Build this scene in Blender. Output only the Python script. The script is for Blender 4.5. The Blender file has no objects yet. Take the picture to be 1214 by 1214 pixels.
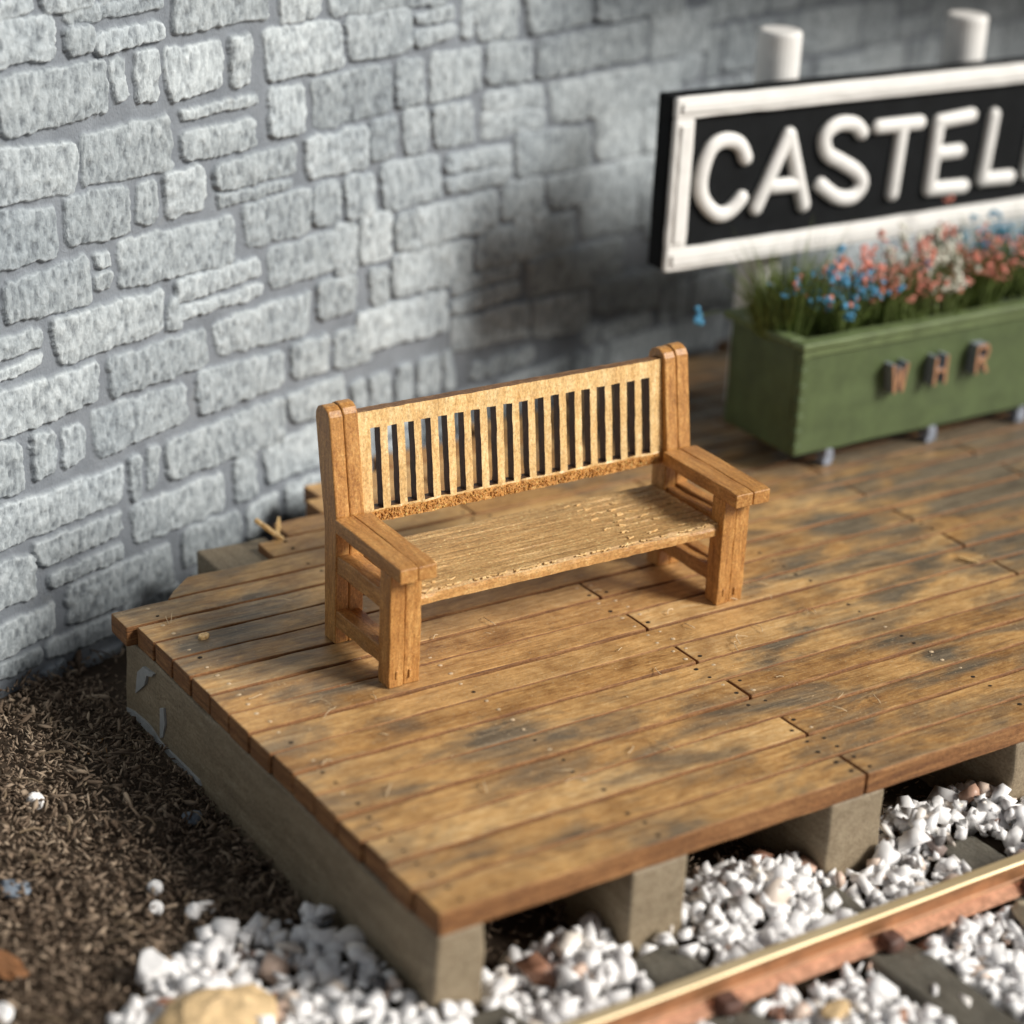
import bpy, bmesh, math, random
import numpy as np
from mathutils import Vector, Matrix
R = math.radians
scn = bpy.context.scene
col = scn.collection

# ---------------------------------------------------------------- camera, world, sun, exposure
cam_d = bpy.data.cameras.new("camera"); cam = bpy.data.objects.new("camera", cam_d); col.objects.link(cam)
CAM = Vector((-3.07540, -4.83018, 3.87762))
right = Vector((0.836690, -0.545938, 0.043603)); down = Vector((-0.181913, -0.352122, -0.918106)); fwd = Vector((0.516582, 0.760238, -0.393930))
up = -down; back = -fwd
cam.matrix_world = Matrix(((right.x, up.x, back.x, CAM.x), (right.y, up.y, back.y, CAM.y), (right.z, up.z, back.z, CAM.z), (0, 0, 0, 1)))
cam_d.sensor_width = 36; cam_d.lens = 74.069
cam_d.clip_start = 0.05; cam_d.clip_end = 300
cam_d.dof.use_dof = True; cam_d.dof.focus_distance = 8.5; cam_d.dof.aperture_fstop = 0.5
scn.camera = cam

SUN_EL, SUN_AZ = R(33), R(42)            # azimuth measured from -Y (towards the camera side) to +X
w = bpy.data.worlds.new("World"); scn.world = w; w.use_nodes = True
nt = w.node_tree; bg = nt.nodes['Background']; sky = nt.nodes.new('ShaderNodeTexSky')
sky.sky_type = 'NISHITA'; sky.sun_disc = False; sky.sun_elevation = SUN_EL
sdir = Vector((math.sin(SUN_AZ) * math.cos(SUN_EL), -math.cos(SUN_AZ) * math.cos(SUN_EL), math.sin(SUN_EL)))   # towards the sun
sky.sun_rotation = math.atan2(sdir.x, sdir.y)
hs = nt.nodes.new('ShaderNodeHueSaturation'); hs.inputs['Saturation'].default_value = .30       # indoor daylight: paler than open sky
nt.links.new(sky.outputs[0], hs.inputs['Color']); nt.links.new(hs.outputs[0], bg.inputs[0]); bg.inputs[1].default_value = 0.05
sd = bpy.data.lights.new("sun", 'SUN'); sd.energy = 5.0; sd.angle = R(21); sd.color = (1.0, 0.955, 0.89)
so = bpy.data.objects.new("sun", sd); col.objects.link(so)
so.rotation_euler = (-sdir).to_track_quat('-Z', 'Y').to_euler(); so.location = (6, -8, 8)
scn.view_settings.view_transform = 'Standard'; scn.view_settings.look = 'None'
scn.view_settings.exposure = 0.0; scn.view_settings.gamma = 1.0
scn.render.resolution_x = 1024; scn.render.resolution_y = 1024

rng = np.random.default_rng(7); random.seed(7)

# ---------------------------------------------------------------- helpers
def tag(o, label=None, cat=None, group=None, kind=None):
    if label: o['label'] = label
    if cat: o['category'] = cat
    if group: o['group'] = group
    if kind: o['kind'] = kind
    return o
def empty(name, loc=(0, 0, 0), rz=0.0):
    o = bpy.data.objects.new(name, None); col.objects.link(o); o.location = loc; o.rotation_euler = (0, 0, rz)
    o.empty_display_size = .1
    return o
def hashn(ix, iy, seed):
    h = (ix.astype(np.int64) * 374761393 + iy.astype(np.int64) * 668265263 + seed * 1442695041) & 0xffffffff
    h = ((h ^ (h >> 13)) * 1274126177) & 0xffffffff
    return ((h ^ (h >> 16)) & 0xffffff) / float(0xffffff)
def vnoise(x, y, seed=0):
    x = np.asarray(x, float); y = np.asarray(y, float)
    ix = np.floor(x); iy = np.floor(y); fx = x - ix; fy = y - iy
    fx = fx * fx * (3 - 2 * fx); fy = fy * fy * (3 - 2 * fy)
    a = hashn(ix, iy, seed); b = hashn(ix + 1, iy, seed); c = hashn(ix, iy + 1, seed); d = hashn(ix + 1, iy + 1, seed)
    return (a * (1 - fx) + b * fx) * (1 - fy) + (c * (1 - fx) + d * fx) * fy
def fbm(x, y, seed=0, o=3):
    r = 0; a = .5; t = 0
    for i in range(o):
        r = r + a * vnoise(x * 2 ** i, y * 2 ** i, seed + i * 17); t += a; a *= .5
    return r / t
def n3(v, sc, seed):      # cheap vector jitter for vertex arrays
    return np.stack([vnoise(v[:, 0] * sc + v[:, 2] * sc * 1.7, v[:, 1] * sc - v[:, 2] * sc * .9, seed + k * 31) - .5 for k in range(3)], 1)

class MB:
    """collects vertices and faces of one mesh"""
    def __init__(s): s.v = []; s.f = []; s.m = []; s.n = 0
    def add(s, v, f, m=0):
        v = np.asarray(v, float); s.v.append(v); s.f += [tuple(i + s.n for i in q) for q in f]; s.m += ([m] * len(f) if isinstance(m, int) else list(m)); s.n += len(v)
    def build(s, name, mats, parent=None, smooth=False):
        me = bpy.data.meshes.new(name)
        me.from_pydata(np.concatenate(s.v).tolist(), [], s.f)
        if not isinstance(mats, (list, tuple)): mats = [mats]
        for m in mats: me.materials.append(m)
        if len(mats) > 1: me.polygons.foreach_set('material_index', s.m)
        if smooth: me.polygons.foreach_set('use_smooth', [True] * len(me.polygons))
        me.update()
        o = bpy.data.objects.new(name, me); col.objects.link(o)
        if parent: o.parent = parent
        return o

def axis_lines(a, b, r, step):
    inner = max(1, int(round((b - a - 2 * r) / step)))
    L = [a, a + r * .35] + list(np.linspace(a + r, b - r, inner + 1)) + [b - r * .35, b]
    return np.array(L)
def rbox(x0, x1, y0, y1, z0, z1, r=.006, step=.05, jit=.0015, sc=18, seed=0):
    """box with worn rounded edges and a slightly uneven surface"""
    r = min(r, (x1 - x0) * .3, (y1 - y0) * .3, (z1 - z0) * .3)
    X, Y, Z = (axis_lines(a, b, r, step) for a, b in ((x0, x1), (y0, y1), (z0, z1)))
    idx = {}; V = []; F = []
    def vid(i, j, k):
        q = (i, j, k)
        if q not in idx: idx[q] = len(V); V.append((X[i], Y[j], Z[k]))
        return idx[q]
    nx, ny, nz = len(X) - 1, len(Y) - 1, len(Z) - 1
    for i in range(nx):
        for j in range(ny):
            F.append((vid(i, j, 0), vid(i, j + 1, 0), vid(i + 1, j + 1, 0), vid(i + 1, j, 0)))
            F.append((vid(i, j, nz), vid(i + 1, j, nz), vid(i + 1, j + 1, nz), vid(i, j + 1, nz)))
    for i in range(nx):
        for k in range(nz):
            F.append((vid(i, 0, k), vid(i + 1, 0, k), vid(i + 1, 0, k + 1), vid(i, 0, k + 1)))
            F.append((vid(i, ny, k), vid(i, ny, k + 1), vid(i + 1, ny, k + 1), vid(i + 1, ny, k)))
    for j in range(ny):
        for k in range(nz):
            F.append((vid(0, j, k), vid(0, j, k + 1), vid(0, j + 1, k + 1), vid(0, j + 1, k)))
            F.append((vid(nx, j, k), vid(nx, j + 1, k), vid(nx, j + 1, k + 1), vid(nx, j, k + 1)))
    V = np.array(V); lo = np.array([x0 + r, y0 + r, z0 + r]); hi = np.array([x1 - r, y1 - r, z1 - r])
    c = np.clip(V, lo, hi); d = V - c; L = np.linalg.norm(d, axis=1); L[L == 0] = 1
    mx = np.abs(d).max(1)
    V = c + d / L[:, None] * np.minimum(r, mx / 1.0)[:, None]
    if jit: V = V + n3(V, sc, seed) * 2 * jit
    return V, F
def prism(poly, u0, u1, r=.008, seg=2):
    """polygon in (y,z) extruded along x with bevelled edges"""
    bm = bmesh.new()
    vs = [bm.verts.new((u0, y, z)) for y, z in poly]; f = bm.faces.new(vs)
    g = bmesh.ops.extrude_face_region(bm, geom=[f])
    bmesh.ops.translate(bm, verts=[e for e in g['geom'] if isinstance(e, bmesh.types.BMVert)], vec=(u1 - u0, 0, 0))
    bmesh.ops.recalc_face_normals(bm, faces=bm.faces)
    if r: bmesh.ops.bevel(bm, geom=[e for e in bm.edges if e.calc_face_angle(0) > .5], offset=r, segments=seg, affect='EDGES', profile=.5)
    bm.verts.index_update()
    V = np.array([v.co[:] for v in bm.verts]); F = [tuple(v.index for v in q.verts) for q in bm.faces]; bm.free()
    return V, F
def sweep(pts, r, n=10, flat=None, caps=True):
    """round tube through points with hemispherical ends; flat=(axis, factor) squashes it"""
    P = [Vector(p) for p in pts]; V = []; F = []
    t0 = (P[1] - P[0]).normalized(); t1 = (P[-1] - P[-2]).normalized()
    rings = []
    if caps:
        for a in (80, 50, 25): rings.append((P[0] - t0 * r * math.sin(R(a)), t0, r * math.cos(R(a))))
    for i, p in enumerate(P):
        t = (P[min(i + 1, len(P) - 1)] - P[max(i - 1, 0)]).normalized(); rings.append((p, t, r))
    if caps:
        for a in (25, 50, 80): rings.append((P[-1] + t1 * r * math.sin(R(a)), t1, r * math.cos(R(a))))
    ref = Vector((0, 1, 0)) if abs(t0.y) < .8 else Vector((1, 0, 0))
    for c, t, rr in rings:
        b = t.cross(ref).normalized(); nn = b.cross(t).normalized()
        for k in range(n):
            a = 2 * math.pi * k / n; V.append(tuple(c + (b * math.cos(a) + nn * math.sin(a)) * rr))
    m = len(rings)
    for i in range(m - 1):
        for k in range(n): F.append((i * n + k, i * n + (k + 1) % n, (i + 1) * n + (k + 1) % n, (i + 1) * n + k))
    F.append(tuple(range(n))[::-1]); F.append(tuple((m - 1) * n + k for k in range(n)))
    return np.array(V), F
def smooth_path(pts, sub=6):
    P = np.array(pts, float); out = []
    for i in range(len(P) - 1):
        p0 = P[max(i - 1, 0)]; p1 = P[i]; p2 = P[i + 1]; p3 = P[min(i + 2, len(P) - 1)]
        for k in range(sub):
            t = k / sub; out.append(.5 * ((2 * p1) + (-p0 + p2) * t + (2 * p0 - 5 * p1 + 4 * p2 - p3) * t * t + (-p0 + 3 * p1 - 3 * p2 + p3) * t ** 3))
    out.append(P[-1]); return out

# ---------------------------------------------------------------- materials
class NT:
    def __init__(s, name):
        s.m = bpy.data.materials.new(name); s.m.use_nodes = True; s.t = s.m.node_tree; s.b = s.t.nodes['Principled BSDF']
    def n(s, typ, **k):
        o = s.t.nodes.new(typ)
        for a, b in k.items():
            if a.startswith('i_'): o.inputs[a[2:].replace('_', ' ')].default_value = b
            else: setattr(o, a, b)
        return o
    def l(s, a, b): s.t.links.new(a, b)
    def coord(s, kind='Object', scale=(1, 1, 1), rot=(0, 0, 0)):
        c = s.n('ShaderNodeTexCoord'); m = s.n('ShaderNodeMapping'); m.inputs['Scale'].default_value = scale; m.inputs['Rotation'].default_value = rot
        s.l(c.outputs[kind], m.inputs[0]); return m.outputs[0]
    def noise(s, vec, scale, detail=4, rough=.6, dist=0.):
        o = s.n('ShaderNodeTexNoise'); o.inputs['Scale'].default_value = scale; o.inputs['Detail'].default_value = detail
        o.inputs['Roughness'].default_value = rough; o.inputs['Distortion'].default_value = dist
        s.l(vec, o.inputs['Vector']); return o.outputs[0]
    def ramp(s, fac, stops, interp='LINEAR'):
        o = s.n('ShaderNodeValToRGB'); o.color_ramp.interpolation = interp; e = o.color_ramp.elements
        while len(e) < len(stops): e.new(.5)
        for q, (p, c) in zip(e, stops): q.position = p; q.color = (*c, 1) if len(c) == 3 else c
        s.l(fac, o.inputs[0]); return o.outputs[0]
    def mix(s, fac, a, b, mode='MIX'):
        o = s.n('ShaderNodeMix', data_type='RGBA', blend_type=mode)
        for sock, v in ((o.inputs[0], fac), (o.inputs[6], a), (o.inputs[7], b)):
            if isinstance(v, bpy.types.NodeSocket): s.l(v, sock)
            elif isinstance(v, (int, float)): sock.default_value = v
            else: sock.default_value = (*v, 1)
        return o.outputs[2]
    def math(s, op, a, b=0.):
        o = s.n('ShaderNodeMath', operation=op)
        for sock, v in ((o.inputs[0], a), (o.inputs[1], b)):
            if isinstance(v, bpy.types.NodeSocket): s.l(v, sock)
            else: sock.default_value = v
        return o.outputs[0]
    def attr(s, name):
        o = s.n('ShaderNodeAttribute', attribute_name=name); return o.outputs
    def bump(s, h, strength=.3, dist=.01):
        o = s.n('ShaderNodeBump'); o.inputs['Strength'].default_value = strength; o.inputs['Distance'].default_value = dist
        s.l(h, o.inputs['Height']); s.l(o.outputs[0], s.b.inputs['Normal'])
    def color(s, c):
        if isinstance(c, bpy.types.NodeSocket): s.l(c, s.b.inputs['Base Color'])
        else: s.b.inputs['Base Color'].default_value = (*c, 1)
    def rough(s, r, spec=.4):
        if isinstance(r, bpy.types.NodeSocket): s.l(r, s.b.inputs['Roughness'])
        else: s.b.inputs['Roughness'].default_value = r
        s.b.inputs['Specular IOR Level'].default_value = spec

def wood(name, c_dark, c_mid, c_light, grain=(2, 30, 30), rough=.62, bump=.35, bd=.004, stain=None, kind='Object', speck=.0):
    m = NT(name); v = m.coord(kind, grain); g = m.noise(v, 1.6, 6, .65, .6)
    v2 = m.coord(kind, (grain[0] * 4, grain[1] * 3, grain[2] * 3)); g2 = m.noise(v2, 2.2, 4, .6)
    f = m.math('ADD', m.math('MULTIPLY', g, .65), m.math('MULTIPLY', g2, .35))
    c = m.ramp(f, [(.32, c_dark), (.5, c_mid), (.68, c_light)])
    blotch = m.noise(m.coord(kind, (1, 1, 1)), 5.5, 4, .6)
    c = m.mix(m.math('MULTIPLY', m.ramp(blotch, [(.35, (0, 0, 0)), (.7, (1, 1, 1))]), .45), c, tuple(x * .62 for x in c_mid))
    if speck:
        sp = m.noise(m.coord(kind, (1, 1, 1)), 95, 2, .5); c = m.mix(m.math('MULTIPLY', m.ramp(sp, [(.6, (0, 0, 0)), (.72, (1, 1, 1))]), speck), c, tuple(min(1, x * 1.7) for x in c_light))
    fz = m.noise(m.coord(kind, tuple(1 + min(x, 12) * .07 for x in grain)), 62, 4, .75); c = m.mix(.55, c, m.ramp(fz, [(.36, (.42, .34, .28)), (.5, (.95, .93, .9)), (.64, (1.3, 1.33, 1.38))]), 'MULTIPLY')
    m.color(c); m.rough(rough * .8, .5); fine = m.noise(m.coord(kind, (1, 1, 1)), 85, 4, .7)
    m.bump(m.math('ADD', f, m.math('MULTIPLY', fine, .9)), bump, bd); return m.m

def flatm(name, c, rough=.6, var=.15, sc=20, bump=.1, spec=.4, metal=0.):
    m = NT(name); n = m.noise(m.coord('Object'), sc, 4, .6)
    m.color(m.ramp(n, [(.3, tuple(x * (1 - var) for x in c)), (.7, tuple(min(1, x * (1 + var)) for x in c))]))
    m.rough(rough, spec); m.b.inputs['Metallic'].default_value = metal
    if bump: m.bump(m.noise(m.coord('Object'), sc * 3, 3, .6), bump, .004)
    return m.m

M_bench = wood('golden_bench_wood', (.32, .135, .036), (.62, .335, .115), (.84, .55, .24), (3, 26, 7), .5, .45, .005, speck=.25)
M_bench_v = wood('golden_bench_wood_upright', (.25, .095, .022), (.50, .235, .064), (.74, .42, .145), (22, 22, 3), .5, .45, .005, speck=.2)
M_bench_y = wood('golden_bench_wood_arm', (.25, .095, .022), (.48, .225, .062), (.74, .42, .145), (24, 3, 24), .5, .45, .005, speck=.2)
M_slat = wood('pale_slat_wood', (.58, .32, .105), (.82, .545, .235), (.95, .74, .41), (20, 20, 3), .5, .35, .004, speck=.2)
M_seat = wood('seat_wood', (.24, .12, .042), (.56, .335, .13), (.80, .57, .28), (2.2, 40, 40), .6, .7, .008, speck=.35)
M_burnt = wood('burnt_cut_edge', (.035, .014, .006), (.10, .045, .018), (.2, .1, .04), (20, 20, 5), .6, .4, .004)
M_topedge = wood('browned_top_edge', (.07, .03, .012), (.20, .095, .035), (.42, .24, .10), (6, 26, 26), .5, .5, .005, speck=.4)
M_crumb = wood('crumbly_orange_wood', (.34, .12, .02), (.66, .30, .065), (.90, .56, .20), (30, 30, 30), .55, .9, .01, speck=.5)
M_joist = wood('grey_brown_joist', (.19, .145, .09), (.29, .23, .15), (.38, .32, .22), (14, 2, 14), .8, .4, .006)
M_white = flatm('white_paint', (.80, .79, .76), .45, .06, 14, .12)
M_black = flatm('black_paint', (.008, .009, .010), .75, .25, 8, .05, .12)
M_green = flatm('green_paint', (.078, .108, .042), .5, .22, 7, .15)
M_green_lt = flatm('green_rim_paint', (.125, .165, .07), .5, .22, 9, .15)
M_pewter = flatm('grey_metal_peg', (.28, .31, .37), .45, .25, 20, .3)
M_copper = flatm('copper_face', (.34, .17, .085), .4, .35, 40, .3, .5)
M_letterside = flatm('letter_side_grey', (.22, .25, .29), .5, .2, 40, .2)
M_hole = flatm('nail_hole', (.02, .013, .008), .8, .3, 40, 0)
M_nail = flatm('pale_nail_plug', (.55, .42, .27), .6, .3, 60, .1)
M_planting = flatm('dark_planting_mat', (.03, .045, .016), .9, .6, 30, .8)
M_smear = flatm('white_glue_smear', (.36, .37, .37), .5, .15, 30, .2)

def deck_mat():
    m = NT('weathered_deck_wood')
    g = m.noise(m.coord('Object', (1.6, 26, 26)), 1.5, 6, .68, .8); g2 = m.noise(m.coord('Object', (9, 80, 80)), 1.6, 3, .6)
    pid = m.attr('plank')                                  # one random value per board
    f = m.math('ADD', m.math('ADD', m.math('ADD', m.math('MULTIPLY', g, .40), m.math('MULTIPLY', g2, .22)), m.math('MULTIPLY', m.noise(m.coord('Object', (1, 2.2, 1)), 16, 5, .7), .38)), m.math('MULTIPLY', m.math('SUBTRACT', pid[2], .5), .16))
    c = m.ramp(f, [(.30, (.20, .088, .028)), (.43, (.40, .215, .074)), (.56, (.60, .365, .145)), (.70, (.80, .57, .29))])
    vb = m.noise(m.coord('Object', (1, 1.6, 1)), 3.3, 5, .65, .4); c = m.mix(.75, c, m.ramp(vb, [(.33, (.50, .42, .36)), (.5, (.92, .90, .88)), (.66, (1.18, 1.15, 1.1))]), 'MULTIPLY')
    # grey weather stain and painted bench shade, longer along the boards, strongest in the open part of the deck
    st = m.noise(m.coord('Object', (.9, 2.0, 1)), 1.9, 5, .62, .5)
    wmask = m.attr('wear_shade')
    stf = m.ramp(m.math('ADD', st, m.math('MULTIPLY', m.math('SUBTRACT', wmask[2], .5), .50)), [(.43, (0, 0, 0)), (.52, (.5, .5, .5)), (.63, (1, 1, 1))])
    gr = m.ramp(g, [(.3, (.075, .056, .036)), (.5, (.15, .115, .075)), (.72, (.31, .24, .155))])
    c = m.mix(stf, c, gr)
    # small black smudges
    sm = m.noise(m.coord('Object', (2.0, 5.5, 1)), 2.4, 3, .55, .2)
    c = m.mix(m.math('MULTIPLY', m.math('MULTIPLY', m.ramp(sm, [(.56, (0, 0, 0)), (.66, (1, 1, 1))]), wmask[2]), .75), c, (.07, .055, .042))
    sp = m.noise(m.coord('Object'), 75, 2, .5); c = m.mix(m.math('MULTIPLY', m.ramp(sp, [(.63, (0, 0, 0)), (.73, (1, 1, 1))]), .4), c, (.62, .48, .3))
    m.color(c); m.rough(m.ramp(m.noise(m.coord('Object'), 9, 3), [(.3, (.34,) * 3), (.7, (.56,) * 3)]), .5)
    m.bump(m.math('ADD', f, m.math('MULTIPLY', m.noise(m.coord('Object'), 60, 4, .65), .7)), .5, .007)
    return m.m
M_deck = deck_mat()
M_deckside = wood('deck_board_edge', (.09, .034, .011), (.25, .108, .034), (.48, .26, .10), (1.6, 1.6, 30), .95, .5, .006)

def wall_mat():
    m = NT('drybrushed_grey_stone'); st = m.attr('stone')[2]; hi = m.attr('high')[2]; tone = m.attr('tone')[2]
    v = m.coord('Object', (1, 1, .6)); n1 = m.noise(v, 70, 4, .66, .9); n2 = m.noise(v, 9, 3, .6); n0 = m.noise(v, 17, 4, .6)
    pit = m.math('ADD', m.math('ADD', m.math('MULTIPLY', n1, .50), m.math('MULTIPLY', hi, .34)), m.math('MULTIPLY', n0, .16))
    base = m.ramp(pit, [(.32, (.20, .225, .245)), (.43, (.325, .36, .385)), (.54, (.43, .475, .50)), (.74, (.60, .65, .675))])
    base = m.mix(1.0, base, m.ramp(tone, [(0, (.74, .75, .76)), (1, (1.04, 1.04, 1.04))]), 'MULTIPLY'); big = m.noise(m.coord('Object'), 1.3, 4, .6); base = m.mix(1.0, base, m.ramp(big, [(.35, (.82, .84, .86)), (.62, (1.03, 1.03, 1.02))]), 'MULTIPLY')
    mort = m.ramp(n2, [(.3, (.165, .185, .21)), (.7, (.225, .25, .28))])
    c = m.mix(st, mort, base)
    pt = m.noise(m.coord('Object'), 2.3, 4, .6, .4); c = m.mix(m.math('MULTIPLY', m.ramp(pt, [(.66, (0, 0, 0)), (.71, (1, 1, 1))]), .5), c, (.24, .255, .26))
    m.color(c); m.rough(.62, .35); m.bump(m.math('ADD', m.math('MULTIPLY', n1, .8), m.math('MULTIPLY', m.noise(v, 130, 3, .6), .4)), .6, .012); return m.m
M_wall = wall_mat()

def chip_mat(name, stops, rough=.85, bump=.3, spec=.25):
    m = NT(name); t = m.attr('tone')[2]; n = m.noise(m.coord('Object'), 30, 3, .6)
    c = m.ramp(t, stops, 'LINEAR'); c = m.mix(.35, c, m.ramp(n, [(.3, (.5,) * 3), (.7, (1.2,) * 3)]), 'MULTIPLY')
    m.color(c); m.rough(rough, spec); m.bump(m.noise(m.coord('Object'), 45, 3), bump, .004); return m.m
M_chip = chip_mat('soil_chips', [(0, (.075, .05, .033)), (.35, (.18, .128, .088)), (.7, (.30, .225, .16)), (.92, (.46, .36, .26)), (.97, (.40, .31, .20)), (1, (.40, .20, .07))])
M_soil = chip_mat('soil_ground', [(0, (.045, .032, .022)), (1, (.11, .078, .052))], bump=.8)
def stone_mat(name, stops):
    m = NT(name); t = m.attr('tone')[2]; n = m.noise(m.coord('Object'), 14, 3, .6)
    c = m.mix(.3, m.ramp(t, stops), m.ramp(n, [(.3, (.8, .78, .76)), (.6, (1, 1, 1))]), 'MULTIPLY')
    m.color(c); m.rough(.45, .5); m.b.inputs['Subsurface Weight'].default_value = 0; m.b.inputs['Subsurface Radius'].default_value = (.03, .028, .026)
    m.b.inputs['Subsurface Scale'].default_value = 1.0
    m.bump(m.noise(m.coord('Object'), 40, 3), .3, .004); return m.m
M_ballast = stone_mat('marble_chips', [(0, (.88, .87, .86)), (.82, (.93, .92, .91)), (.90, (.80, .73, .64)), (.955, (.66, .50, .40)), (.978, (.36, .16, .09)), (.988, (.22, .20, .19)), (1, (.10, .10, .105))])

# ---------------------------------------------------------------- ground (one sheet to beyond everything in view)
GZ = -.50
mb = MB(); n = 160
xs = np.concatenate([[-40, -12, -6], np.linspace(-3.2, 6, n), [9, 15, 40]]); ys = np.concatenate([[-40, -12, -5], np.linspace(-2.2, 5, n), [8, 15, 40]])
gx, gy = np.meshgrid(xs, ys, indexing='ij')
def ground_z(x, y):
    x = np.asarray(x, float); y = np.asarray(y, float)
    base = -.505 + .05 * (fbm(x * 2, y * 2, 3) - .5)
    near = np.clip((y - .9) / 1.4, 0, 1) * np.clip(-x / .4 + .2, 0, 1)
    return base + .035 * near
gz = ground_z(gx, gy); NX, NY = gx.shape
V = np.stack([gx, gy, gz], -1).reshape(-1, 3)
F = [(i * NY + j, (i + 1) * NY + j, (i + 1) * NY + j + 1, i * NY + j + 1) for i in range(NX - 1) for j in range(NY - 1)]
mb.add(V, F); g = mb.build('ground', M_soil, smooth=True); tag(g, kind='structure')
at = g.data.attributes.new('tone', 'FLOAT', 'POINT'); at.data.foreach_set('value', fbm(V[:, 0] * 9, V[:, 1] * 9, 8).astype(np.float32))

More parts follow.
